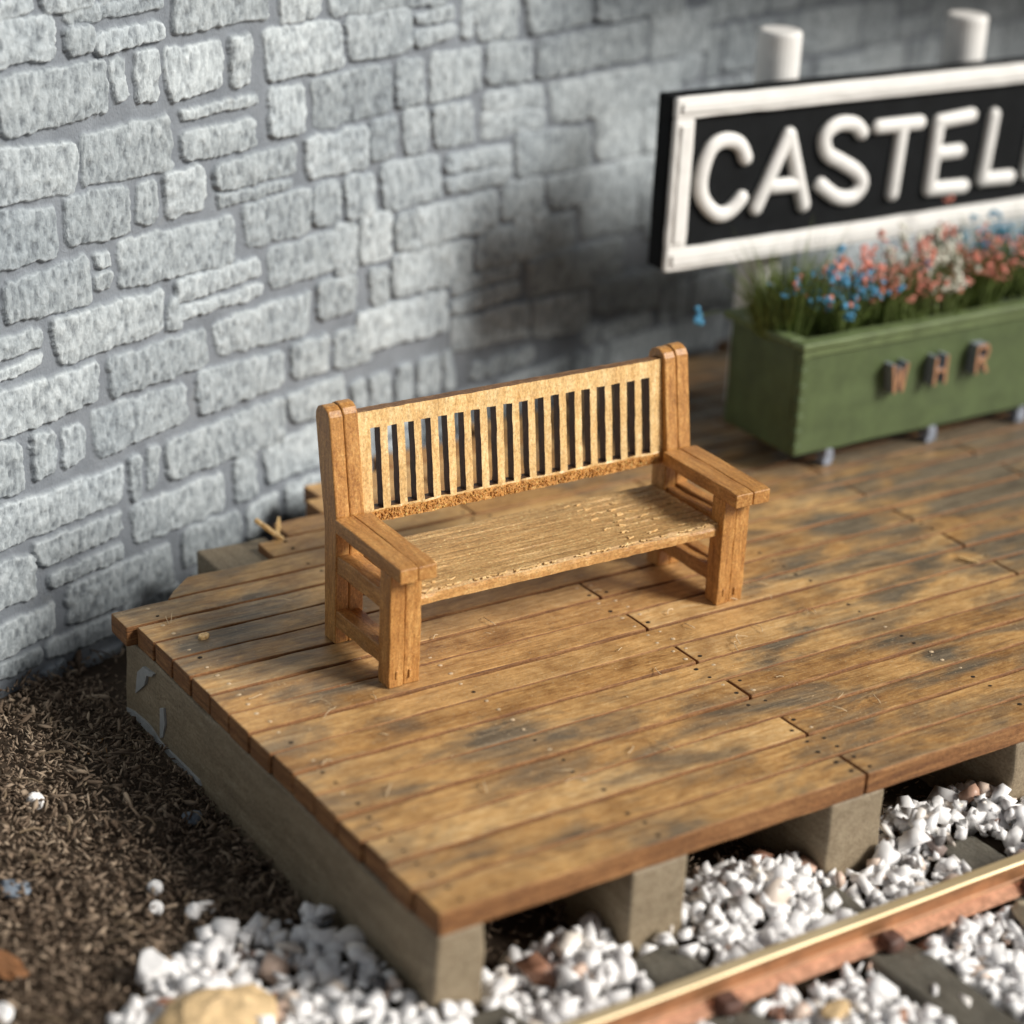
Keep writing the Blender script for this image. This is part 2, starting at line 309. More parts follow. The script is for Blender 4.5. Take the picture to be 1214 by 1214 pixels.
# ---------------------------------------------------------------- stone wall
def wang(s): return R(22) - R(8) * np.clip((s - 1.9) / .6, 0, 1)
_ss = np.arange(-8, 16, .01); _d = np.stack([np.cos(wang(_ss)), np.sin(wang(_ss))], 1) * .01
_p = np.cumsum(_d, 0); _p = _p - _p[800] + np.array([-.416, 2.879])
def wpos(s): return np.stack([np.interp(s, _ss, _p[:, 0]), np.interp(s, _ss, _p[:, 1])], -1)
def wall_y(x): return np.interp(x, _p[:, 0], _p[:, 1])
ST = """0.52,2.364,1.06,2.358,1.06,2.314,0.53,2.299
0.14,2.362,0.46,2.34,0.45,2.184,0.13,2.186
0.51,2.285,0.67,2.276,0.66,2.183,0.52,2.175
0.68,2.249,1.06,2.251,1.06,2.188,0.68,2.164
1.12,2.373,1.72,2.367,1.72,2.194,1.13,2.196
1.8,2.323,2.06,2.32,2.06,2.153,1.81,2.153
2.12,2.29,2.82,2.303,2.82,2.141,2.14,2.145
0.12,2.144,0.73,2.135,0.73,1.927,0.17,1.912
0.75,2.133,0.83,2.138,0.84,1.968,0.78,1.954
0.9,2.141,1.03,2.135,1.02,1.94,0.9,1.937
1.06,2.142,1.42,2.119,1.41,1.94,1.1,1.911
1.47,2.135,1.61,2.124,1.59,1.914,1.48,1.917
1.69,2.138,2.21,2.118,2.22,1.909,1.72,1.905
1.16,1.865,1.63,1.862,1.64,1.822,1.17,1.826
1.15,1.766,1.63,1.761,1.64,1.636,1.18,1.644
1.73,1.869,1.96,1.848,1.96,1.645,1.73,1.661
2.02,1.872,2.54,1.882,2.54,1.652,2.05,1.638
0.1,1.885,0.55,1.832,0.54,1.639,0.09,1.653
0.58,1.855,1.09,1.856,1.1,1.626,0.58,1.654
1.05,1.615,1.29,1.603,1.3,1.422,1.07,1.416
1.36,1.596,1.91,1.602,1.91,1.46,1.36,1.479
1.38,1.451,1.88,1.432,1.88,1.4,1.39,1.399
1.97,1.605,2.39,1.606,2.4,1.404,2,1.418
0.09,1.625,0.43,1.586,0.42,1.392,0.07,1.393
0.48,1.622,0.83,1.609,0.83,1.4,0.49,1.416
0.89,1.598,1,1.595,1,1.419,0.88,1.426
0.77,1.371,1.48,1.344,1.48,1.131,0.78,1.167
1.55,1.373,2.01,1.37,2.01,1.164,1.58,1.178
2.03,1.37,2.21,1.375,2.21,1.18,2.04,1.188
0.13,1.334,0.59,1.354,0.61,1.148,0.13,1.166
0.62,1.354,0.71,1.353,0.71,1.287,0.65,1.287
0.63,1.263,0.72,1.254,0.72,1.188,0.64,1.188
1.11,1.125,1.65,1.114,1.66,1.033,1.11,1.029
1.12,1.002,1.67,0.985,1.67,0.932,1.13,0.947
1.72,1.132,2.32,1.139,2.33,0.952,1.74,0.949
2.07,0.908,2.32,0.892,2.32,0.709,2.08,0.711
0.38,1.124,1.02,1.108,1.02,0.924,0.41,0.923
1.35,0.876,2.01,0.875,1.99,0.673,1.37,0.72
0.69,0.875,1.29,0.872,1.29,0.7,0.71,0.695
0.05,1.117,0.32,1.102,0.32,1.037,0.04,1.031
0.04,0.981,0.32,0.997,0.31,0.954,0.04,0.935
0.03,0.894,0.62,0.877,0.62,0.715,0.02,0.692
0.02,0.683,0.17,0.646,0.18,0.439,0,0.439
0.23,0.67,0.35,0.649,0.36,0.47,0.25,0.458
0.41,0.653,0.54,0.611,0.53,0.48,0.41,0.46
0.58,0.668,1.15,0.641,1.15,0.474,0.61,0.449
1.23,0.678,1.81,0.629,1.81,0.463,1.25,0.463
1.88,0.639,2.13,0.627,2.14,0.451,1.9,0.471
2.19,0.627,2.45,0.626,2.45,0.423,2.19,0.439
-0,0.403,0.76,0.371,0.75,0.212,-0.01,0.214
1.02,0.398,1.82,0.397,1.83,0.182,1.04,0.218
1.84,0.391,2.25,0.398,2.25,0.201,1.88,0.25
0.79,0.392,0.86,0.384,0.85,0.19,0.8,0.195
0.91,0.404,0.98,0.394,0.96,0.212,0.91,0.205
0.8,0.162,1.4,0.14,1.4,-0.041,0.83,-0.028
1.48,0.186,1.61,0.183,1.62,-0.046,1.48,-0.041
1.69,0.174,2.1,0.183,2.1,-0.03,1.7,-0.01
0.21,0.174,0.74,0.159,0.73,0.056,0.25,0.06
0.3,0.008,0.74,0.005,0.74,-0.066,0.3,-0.061
-0.02,0.159,0.21,0.136,0.22,-0.062,-0.03,-0.052
1.13,-0.063,1.5,-0.08,1.5,-0.266,1.13,-0.25
1.56,-0.092,1.78,-0.076,1.79,-0.255,1.57,-0.259
1.84,-0.066,2.17,-0.092,2.17,-0.258,1.85,-0.234
0.4,-0.094,1.04,-0.094,1.05,-0.301,0.4,-0.27
-0.01,-0.132,0.32,-0.132,0.32,-0.272,-0.02,-0.281
0.73,-0.299,1.09,-0.318,1.09,-0.409,0.73,-0.422
-0.02,-0.31,0.24,-0.314,0.23,-0.386,-0.03,-0.371
0.27,-0.306,0.7,-0.32,0.69,-0.415,0.27,-0.382
1.17,-0.302,1.36,-0.298,1.37,-0.373,1.19,-0.365
1.9,-0.367,2.19,-0.417,2.19,-0.555,1.9,-0.488
2.69,2.088,2.95,2.108,2.96,2.048,2.73,2.043
2.69,2.014,2.97,2.021,2.97,1.967,2.71,1.939
3.01,2.129,3.08,2.15,3.09,1.948,3.03,1.945
3.09,2.148,3.41,2.146,3.42,1.913,3.14,1.92
3.45,2.156,3.96,2.167,3.98,1.932,3.52,1.913
4,2.177,4.72,2.16,4.75,1.914,4.02,1.925
2.24,2.127,2.67,2.123,2.68,1.928,2.28,1.924
2.58,1.885,2.75,1.878,2.76,1.67,2.58,1.67
2.81,1.898,3.16,1.886,3.16,1.681,2.82,1.66
3.21,1.895,3.52,1.881,3.54,1.679,3.21,1.7
3.58,1.875,4.45,1.892,4.45,1.694,3.59,1.691
4.48,1.903,4.97,1.915,5,1.675,4.5,1.675
3.19,1.656,3.62,1.651,3.64,1.542,3.21,1.554
3.18,1.546,3.64,1.52,3.65,1.43,3.2,1.428
3.69,1.643,4.76,1.649,4.76,1.404,3.72,1.437
2.41,1.616,2.58,1.627,2.58,1.431,2.43,1.43
2.63,1.646,2.8,1.638,2.8,1.426,2.65,1.425
2.83,1.634,3.11,1.624,3.13,1.417,2.86,1.436
2.25,1.375,2.44,1.37,2.45,1.178,2.27,1.173
2.49,1.404,2.89,1.392,2.91,1.175,2.52,1.177
2.94,1.378,3.41,1.372,3.42,1.278,2.95,1.296
2.93,1.26,3.42,1.263,3.41,1.174,2.95,1.191
3.44,1.419,4.02,1.375,4.05,1.165,3.46,1.195
4.06,1.421,4.43,1.417,4.46,1.164,4.1,1.187
4.45,1.41,4.64,1.412,4.64,1.164,4.49,1.171
3.36,1.171,3.66,1.161,3.67,0.954,3.37,0.983
3.7,1.146,4.62,1.152,4.62,0.92,3.73,0.983
2.73,1.138,3.31,1.15,3.32,0.955,2.75,0.955
2.36,1.167,2.57,1.165,2.57,0.928,2.37,0.934
2.6,1.139,2.71,1.148,2.71,0.951,2.61,0.946
2.18,1.166,2.33,1.145,2.33,0.909,2.18,0.92
3.98,0.958,4.45,0.952,4.47,0.739,4.02,0.772
4.48,0.955,4.64,0.952,4.64,0.737,4.51,0.733
3.19,0.937,3.92,0.931,3.95,0.742,3.18,0.745
2.58,0.926,3.14,0.917,3.15,0.706,2.59,0.728
2.43,0.891,2.55,0.881,2.56,0.702,2.45,0.706
3.58,0.732,4.36,0.716,4.38,0.472,3.62,0.524
3,0.717,3.52,0.722,3.52,0.66,3.01,0.655
3.01,0.625,3.52,0.629,3.53,0.552,3.02,0.541
2.34,0.684,2.96,0.688,2.98,0.476,2.38,0.485
4.14,0.502,4.7,0.476,4.72,0.253,4.15,0.336
3.64,0.483,4.1,0.463,4.12,0.234,3.66,0.282
3.02,0.513,3.6,0.5,3.61,0.303,3.03,0.344"""
quads = [np.array([float(t) for t in l.split(',')]).reshape(4, 2) for l in ST.strip().split('\n')]
boxes = [(q[:, 0].min(), q[:, 0].max(), q[:, 1].min(), q[:, 1].max()) for q in quads]
rr = random.Random(5)
def free(a, b, c, d):
    for x0, x1, z0, z1 in boxes:
        ox = min(b, x1) - max(a, x0); oz = min(d, z1) - max(c, z0)
        if ox > (.028 if a > 2.6 else .008) and oz > (.022 if a > 2.6 else .008): return False
    return True
extra = []
def place(a, b, c, d):
    if b - a < .05 or d - c < .035: return
    if free(a, b, c, d):
        j = lambda: rr.uniform(-.012, .012)
        extra.append(np.array([[a + j(), d + j()], [b + j(), d + j()], [b + j(), c + j()], [a + j(), c + j()]]))
    elif b - a > .13:
        m_ = (a + b) / 2; place(a, m_ - .01, c, d); place(m_ + .01, b, c, d)
    elif d - c > .12 and b - a > .1:
        m_ = (c + d) / 2; place(a, b, c, m_ - .008); place(a, b, m_ + .008, d)
z = -.62
while z < 3.1:
    h = rr.choice([.2, .24, .26, .17]); s = -2.0
    while s < 12:
        wd = rr.choice([.14, .3, .42, .5, .6, .36, .12]) * rr.uniform(.85, 1.15)
        if wd > .25 and rr.random() < .22:
            k = rr.uniform(.4, .62); place(s, s + wd, z, z + h * k - .02); place(s, s + wd, z + h * k + .012, z + h)
        else: place(s, s + wd, z, z + h)
        s += wd + .045
    z += h + .045
allq = quads + extra
def grid_s():
    a = np.arange(-.1, 3.0, .0062); b = np.arange(3.0, 5.6, .011); c = np.arange(5.6, 12.0, .03); d = np.arange(-2.0, -.1, .03)
    return np.concatenate([d, a, b, c])
GS = grid_s(); GZZ = np.concatenate([np.arange(-.66, 2.5, .0066), np.arange(2.5, 3.1, .02)])
S, Z = np.meshgrid(GS, GZZ, indexing='ij')
H = .004 * (fbm(S * 14, Z * 14, 91) - .5); MASK = np.zeros_like(S); HI = .4 + 0 * S; TONE = .5 + 0 * S
wsx = (fbm(S * 16, Z * 16, 21) - .5) * .030 + (fbm(S * 55, Z * 55, 22, 2) - .5) * .012
wsz = (fbm(S * 16, Z * 16, 41) - .5) * .030 + (fbm(S * 55, Z * 55, 42, 2) - .5) * .012
for qi, q in enumerate(allq):
    i0, i1 = np.searchsorted(GS, [q[:, 0].min() - .04, q[:, 0].max() + .04]); j0, j1 = np.searchsorted(GZZ, [q[:, 1].min() - .04, q[:, 1].max() + .04])
    if i1 <= i0 or j1 <= j0: continue
    s_ = S[i0:i1, j0:j1] + wsx[i0:i1, j0:j1]; z_ = Z[i0:i1, j0:j1] + wsz[i0:i1, j0:j1]
    cx, cz = q.mean(0); ds = []
    for k in range(4):
        a = q[k]; b = q[(k + 1) % 4]; e = b - a; L = math.hypot(*e); nrm = np.array([e[1], -e[0]]) / max(L, 1e-6)
        if nrm @ (np.array([cx, cz]) - a) < 0: nrm = -nrm
        ds.append((s_ - a[0]) * nrm[0] + (z_ - a[1]) * nrm[1])
    ds = np.array(ds); ds = ds + .010; rad = min(.038, .42 * min(np.ptp(q[:, 0]), np.ptp(q[:, 1])))
    neg = np.clip(rad - ds, 0, None); d = rad - np.sqrt((np.sort(neg, 0)[-2:] ** 2).sum(0)); d = np.where(ds.min(0) > rad, ds.min(0), d)
    rs = random.Random(qi * 7 + 1); hh = rs.uniform(.015, .025)
    t = np.clip((d + .002) / .009, 0, 1); t = t * t * (3 - 2 * t)
    dome = np.clip(d / .05, 0, 1) * .005
    tilt = (s_ - cx) * rs.uniform(-.02, .02) + (z_ - cz) * rs.uniform(-.05, .05)
    pits = fbm(S[i0:i1, j0:j1] * 42 + qi, Z[i0:i1, j0:j1] * 26, 60, 3); str_ = fbm(S[i0:i1, j0:j1] * 75, Z[i0:i1, j0:j1] * 26 + qi, 77, 2)
    pp = pits * .6 + str_ * .4
    nh = t * (hh + dome + tilt + (pp - .5) * .020)
    m = nh > H[i0:i1, j0:j1]
    H[i0:i1, j0:j1] = np.where(m, nh, H[i0:i1, j0:j1]); MASK[i0:i1, j0:j1] = np.maximum(MASK[i0:i1, j0:j1], np.clip((d + .001) / .008, 0, 1))
    edge = np.clip(1 - np.abs(d - .008) / .012, 0, 1) * .25
    HI[i0:i1, j0:j1] = np.where(m, np.clip((pp - .5) * 2.1 + .58 + edge, 0, 1), HI[i0:i1, j0:j1]); TONE[i0:i1, j0:j1] = np.where(m, rs.random(), TONE[i0:i1, j0:j1])
XY = wpos(S.ravel()); ang = wang(S.ravel())
nx_, ny_ = np.sin(ang), -np.cos(ang); h = H.ravel()
V = np.stack([XY[:, 0] + nx_ * h, XY[:, 1] + ny_ * h, Z.ravel()], 1)
a, b = S.shape; ids = np.arange(a * b).reshape(a, b)
FQ = np.stack([ids[:-1, :-1], ids[1:, :-1], ids[1:, 1:], ids[:-1, 1:]], -1).reshape(-1, 4)
# closed back so the wall has its real thickness
T = .22; nb = []
bs = np.array([GS[0], 1.9, 2.1, 2.3, 2.5, GS[-1]]); bp = wpos(bs); ba = wang(bs)
back_v = []
for zz in (GZZ[0], GZZ[-1]):
    for q, an in zip(bp, ba): back_v.append((q[0] - math.sin(an) * T, q[1] + math.cos(an) * T, zz))
n0 = len(V); nbk = len(bs); V = np.vstack([V, np.array(back_v)])
polys = []
for i in range(nbk - 1): polys.append((n0 + i + 1, n0 + i, n0 + nbk + i, n0 + nbk + i + 1))
polys.append(tuple([int(ids[0, j]) for j in range(b)][::-1] + [n0, n0 + nbk][0:1] + [n0 + nbk]))
polys.append(tuple([int(ids[-1, j]) for j in range(b)] + [n0 + 2 * nbk - 1, n0 + nbk - 1]))
polys.append(tuple([int(ids[i, -1]) for i in range(a)] + [n0 + nbk + i for i in range(nbk)][::-1]))
loops = list(FQ.ravel()); tot = [4] * len(FQ)
for q in polys: loops += list(q); tot.append(len(q))
me = bpy.data.meshes.new('stone_wall'); me.vertices.add(len(V)); me.vertices.foreach_set('co', V.astype(np.float32).ravel())
me.loops.add(len(loops)); me.loops.foreach_set('vertex_index', np.array(loops, np.int32)); me.polygons.add(len(tot))
st_ = np.concatenate([[0], np.cumsum(tot)[:-1]]).astype(np.int32); me.polygons.foreach_set('loop_start', st_)
me.polygons.foreach_set('use_smooth', [True] * len(FQ) + [False] * len(polys)); me.update(calc_edges=True); me.validate()
me.materials.append(M_wall)
for nm, arr in (('stone', MASK), ('high', HI), ('tone', TONE)):
    at = me.attributes.new(nm, 'FLOAT', 'POINT'); at.data.foreach_set('value', np.concatenate([arr.ravel(), np.full(len(back_v), .0)]).astype(np.float32))
wall = bpy.data.objects.new('stone_wall', me); col.objects.link(wall)
tag(wall, 'pale grey rubble stone wall with raised blocks and dark mortar, behind the platform', 'wall')

# ---------------------------------------------------------------- wooden platform
W_ = .1696
plat = tag(empty('wooden_platform'), 'low platform of stained brown boards nailed on grey joists, carrying the bench', 'platform')
JX = [(-.004, .19), (.785, 1.03), (1.69, 1.955), (2.64, 2.86), (3.55, 3.77), (4.45, 4.67), (5.35, 5.57), (6.25, 6.47)]
NAILX = [.10, .91, 1.80, 1.885, 2.755, 3.66, 4.56, 5.46, 6.36]
XEND = 7.0
WORN_SHADED = [(2.3, 1.02, 0.24, 0.13, 1), (3.03, 1.15, 0.30000000000000004, 0.13, 0.9), (2.78, 0.6, 0.27, 0.09100000000000001, 0.8), (2.22, 1.2, 0.15000000000000002, 0.10400000000000001, 0.9), (0.85, 0.92, 0.33, 0.09100000000000001, 0.7), (1.27, 0.84, 0.33, 0.078, 0.6), (3.33, 1.82, 0.375, 0.156, 0.8), (2.93, 1.6, 0.30000000000000004, 0.13, 0.7), (0.31, 0.93, 0.21000000000000002, 0.10400000000000001, 0.45), (2.8, 0.45, 0.22499999999999998, 0.065, 0.9), (0.51, 2.34, 0.44999999999999996, 0.18200000000000002, 0.8), (3.83, 1.34, 0.44999999999999996, 0.13, 0.6), (0.68, 2.07, 0.30000000000000004, 0.13, 0.6), (0.47, 0.23, 0.44999999999999996, 0.065, 0.35), (0.79, -0.02, 0.30000000000000004, 0.052000000000000005, 0.6), (1.5, 0.31, 0.375, 0.065, 0.4), (2.19, 0.15, 0.30000000000000004, 0.052000000000000005, 0.4), (3.98, 1.94, 0.6000000000000001, 0.156, 0.6), (0.93, 0.48, 0.375, 0.065, 0.4)]          # stained places, with shade painted in behind the bench's left end
def plank(i, x0, x1, cut=None):
    y0, y1 = i * W_, (i + 1) * W_; rs = random.Random(i * 13 + int(x0 * 10)); dz = rs.uniform(-.004, .0025) if i > 0 else 0
    g_ = .0058
    V, F = rbox(x0, x1, y0 + g_, y1 - g_, -.092, dz, r=.008, step=.045, jit=.0022, sc=9, seed=i * 3 + 1)
    if cut is not None:          # sawn-off corner at the wall side
        t = np.clip((V[:, 1] - (y0 + .02)) / (W_ - .02), 0, 1); mv = V[:, 0] < x0 + cut
        nxm = x0 + cut * t; V[:, 0] = np.where(mv & (V[:, 0] < nxm), nxm, V[:, 0])
    mb = MB(); Q = V[np.array(F)]; nz = np.cross(Q[:, 2] - Q[:, 0], Q[:, 3] - Q[:, 1]); nz = nz[:, 2] / np.maximum(np.linalg.norm(nz, axis=1), 1e-9); zc = Q[:, :, 2].mean(1)
    mats = [0 if (zc[q] > dz - .03 and abs(nz[q]) > .8) else 1 for q in range(len(F))]
    mb.add(V, F, mats)
    for nx in NAILX:
        if x0 + .02 < nx < x1 - .02:
            for fy in (.27, .74):
                if rs.random() < .04: continue
                px = nx + rs.uniform(-.012, .012); py = y0 + fy * W_ + rs.uniform(-.008, .008); rad = rs.uniform(.0065, .0095)
                pale = rs.random() < (.75 if (5 < i < 14 and px < 2.3) else .2)
                ring = [(px + rad * math.cos(t) * 1.15, py + rad * math.sin(t), dz + .0012) for t in np.linspace(0, 2 * math.pi, 9)[:-1]]
                cc = [(px, py, dz + (.0035 if pale else .0014))]
                low = [(a_, b_, dz - .004) for a_, b_, c_ in ring]
                mb.add(ring + cc + low, [(k, (k + 1) % 8, 8) for k in range(8)] + [(9 + k, 9 + (k + 1) % 8, (k + 1) % 8, k) for k in range(8)], 3 if pale else 2)
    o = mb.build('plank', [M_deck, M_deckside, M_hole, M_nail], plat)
    Vv = np.concatenate(mb.v); at = o.data.attributes.new('plank', 'FLOAT', 'POINT'); at.data.foreach_set('value', np.full(len(Vv), rs.random(), np.float32))
    # mask holds stain and painted bench shade, weaker on the boards round the bench
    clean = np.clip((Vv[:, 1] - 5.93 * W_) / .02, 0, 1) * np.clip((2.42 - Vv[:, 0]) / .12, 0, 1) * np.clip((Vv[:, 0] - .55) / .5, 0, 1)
    wear_shade = .45 + 0 * clean
    for wx, wy, sx_, sy_, am_ in WORN_SHADED: wear_shade = np.maximum(wear_shade, am_ * np.exp(-((Vv[:, 0] - wx) / sx_) ** 2 - ((Vv[:, 1] - wy) / sy_) ** 2))
    wear_shade = np.clip(np.where(Vv[:, 1] > 1.0, wear_shade * (1 - .85 * clean), wear_shade) + .35 * np.clip((Vv[:, 0] - 3) / 1.5, 0, 1), 0, 1)
    at = o.data.attributes.new('wear_shade', 'FLOAT', 'POINT'); at.data.foreach_set('value', wear_shade.astype(np.float32))
    return o
XJ = 1.8442
starts = {14: -.045, 15: .22, 16: .80, 17: .96, 18: 1.22}
for i in range(28):
    if i <= 13: x0 = random.Random(i).uniform(-.008, .006)
    elif i in starts: x0 = starts[i]
    else: x0 = float(np.interp((i + 1) * W_ + .16, _p[:, 1], _p[:, 0])) + .05
    if x0 > XEND - .3: break
    joints = [XJ, 3.66 + (.9 if i % 4 == 1 else 0), 5.46] if i % 2 == 0 else [2.755, 4.56, 6.36]
    if i % 2 == 1: joints = [j for j in joints if j > 2.76] if i in (1, 3, 5, 7, 9, 11) else joints
    xs_ = [x0] + [j for j in joints if j > x0 + .3] + [XEND]
    for k in range(len(xs_) - 1):
        plank(i, xs_[k] + (.005 if k else 0), xs_[k + 1] - .005, .17 if (i == 15 and k == 0) else None)
for k, (a_, b_) in enumerate(JX):
    y1 = 2.50 if k == 0 else (3.0 if k == 1 else min(float(wall_y(a_)) - .12, 4.7))
    mb = MB(); V, F = rbox(a_, b_, .012, y1, -.56, -.094, r=.014, step=.1, jit=.006, sc=6, seed=50 + k); mb.add(V, F)
    jo = mb.build('joist', M_joist, plat, smooth=False)
    if k == 0:
        jo['label'] = 'long outer joist with white glue smears on its side'
        # smears of white glue on the outer face
        sm = MB()
        def patch(pts):
            pts = [(y, zz) for y, zz in pts]; ns = len(pts)
            fr = [(a_ - .0085, y, zz) for y, zz in pts]; bk = [(a_ + .004, y, zz) for y, zz in pts]
            sm.add(fr + bk, [tuple(range(ns))] + [(q, q + ns, (q + 1) % ns + ns, (q + 1) % ns) for q in range(ns)])
        for pts in [[(2.359, -0.203), (2.302, -0.152), (2.195, -0.136), (2.213, -0.157), (2.267, -0.178), (2.288, -0.229), (2.346, -0.281), (2.384, -0.312)], [(2.141, -0.267), (2.105, -0.25), (2.096, -0.32), (2.121, -0.391), (2.148, -0.408)], [(2.484, -0.428), (2.408, -0.409), (2.245, -0.401), (2.158, -0.422), (1.984, -0.423), (1.783, -0.419), (1.767, -0.435), (2.02, -0.453), (2.212, -0.444), (2.319, -0.438), (2.475, -0.441)]]: patch(pts)
        sm.build('glue_smear', M_smear, jo)
mb = MB(); V, F = rbox(.56, .90, 2.745, 3.0, -.50, -.035, .012, .08, .005, 8, 66); mb.add(V, F); mb.build('packing_block', M_joist, plat)
# ---------------------------------------------------------------- boarding added out of view above the name board to shade the wall
shade_root = tag(empty('shade_boarding', (0, 0, 0)), 'added dark boarding out of view above the name board, shading the wall', 'shade_boarding')
CX0, CX1, CYF, CZ = 4.15, 11.0, 2.75, 3.15
for k in range(12):
    xa = CX0 + k * (CX1 - CX0) / 12; xb = xa + (CX1 - CX0) / 12 - .006
    mb = MB(); V, F = rbox(xa, xb, CYF, float(wall_y(xb)) - .02, CZ, CZ + .04, .006, .2, .002, 5, k); mb.add(V, F); mb.build('board', M_deckside, shade_root)
mb = MB(); V, F = rbox(CX0 - .02, CX1, CYF - .035, CYF - .002, CZ - .08, CZ + .06, .006, .2, .002, 5, 44); mb.add(V, F); mb.build('shade_fascia', M_green_lt, shade_root)
# ---------------------------------------------------------------- bench
BX, BY = .6229, 1.4062
bench = tag(empty('garden_bench', (BX, BY, .0015), -.0063), 'small golden brown wooden garden bench with slatted back and flat arms, standing on the boards', 'bench')
def prof_post(u0, u1, seedn):
    P = [(.437, .0), (.527, .0), (.538, .50), (.585, .73), (.620, .925)]
    for a_ in range(20, 161, 28):
        P.append((.561 + .060 * math.cos(R(a_)) , .935 + .052 * math.sin(R(a_))))
    P += [(.500, .925), (.438, .56)]
    V, F = prism(P, u0, u1, .006); return V, F
for sx in (0, 1):
    u0 = 0 if sx == 0 else 1.75 - .128; u1 = u0 + .128; mid = u0 + .062
    mb = MB(); V, F = prof_post(u0, mid - .0008, 1); mb.add(V, F); V, F = prof_post(mid + .0008, u1, 2); V[:, 2] += np.where(V[:, 2] > .8, .006, 0); mb.add(V, F)
    mb.build('back_post', M_bench_v, bench)
    u1 = u0 + .142 if sx == 0 else 1.75; u0b = u0 if sx == 0 else 1.75 - .142; mid = u0b + .067
    mb = MB()
    V, F = rbox(u0b, mid - .0006, 0, .086, 0, .482, .006, .04, .002, seed=3 + sx); mb.add(V, F)
    V, F = rbox(mid + .0006, u1, .004, .086, 0, .482, .006, .04, .002, seed=5 + sx); mb.add(V, F)
    for (du, zz) in ((.035, .055), (.095, .05)):     # glue nibs low on the leg
        V, F = rbox(u0b + du - .006, u0b + du + .006, -.004, .01, zz - .018, zz + .018, .004, .02, .001, seed=9); mb.add(V, F)
    mb.build('front_leg', M_bench_v, bench)
    # arm: two strips glued side by side, tapering slightly
    a0, a1 = (u0b - .008, u0b + .155) if sx == 0 else (1.75 - .150, 1.75 + .030)
    mb = MB(); am = (a0 + a1) / 2
    for q0, q1, sd_ in ((a0, am - .0004, 7), (am + .0004, a1, 8)):
        V, F = rbox(q0, q1, -.08, .436,   .484, .545, .006, .04, .002, 12, sd_ + sx * 3); V[:, 2] += (V[:, 1] + .08) * .02 - np.where(V[:, 1] < -.04, .004, 0); mb.add(V, F)
    mb.build('armrest', M_bench_y, bench)
    # side frame: upper rail, stretcher, inner lining strips
    r0, r1 = u0b + .006, u0b + .062
    for nm, za, zb in (('side_rail', .312, .392), ('side_stretcher', .076, .150)):
        mb = MB(); q0, q1 = (r0, r1) if sx == 0 else (1.75 - .062, 1.75 - .006)
        V, F = rbox(q0, q1, .080, .444, za, zb, .006, .04, .003, 14, 12 + sx); mb.add(V, F)
        q2, q3 = (q1 + .003, q1 + .05) if sx == 0 else (q0 - .05, q0 - .003)
        V, F = rbox(q2, q3, .084, .440, za - .004, zb - .012, .005, .05, .003, 14, 15 + sx); mb.add(V, F)
        mb.build(nm, M_bench_y, bench)
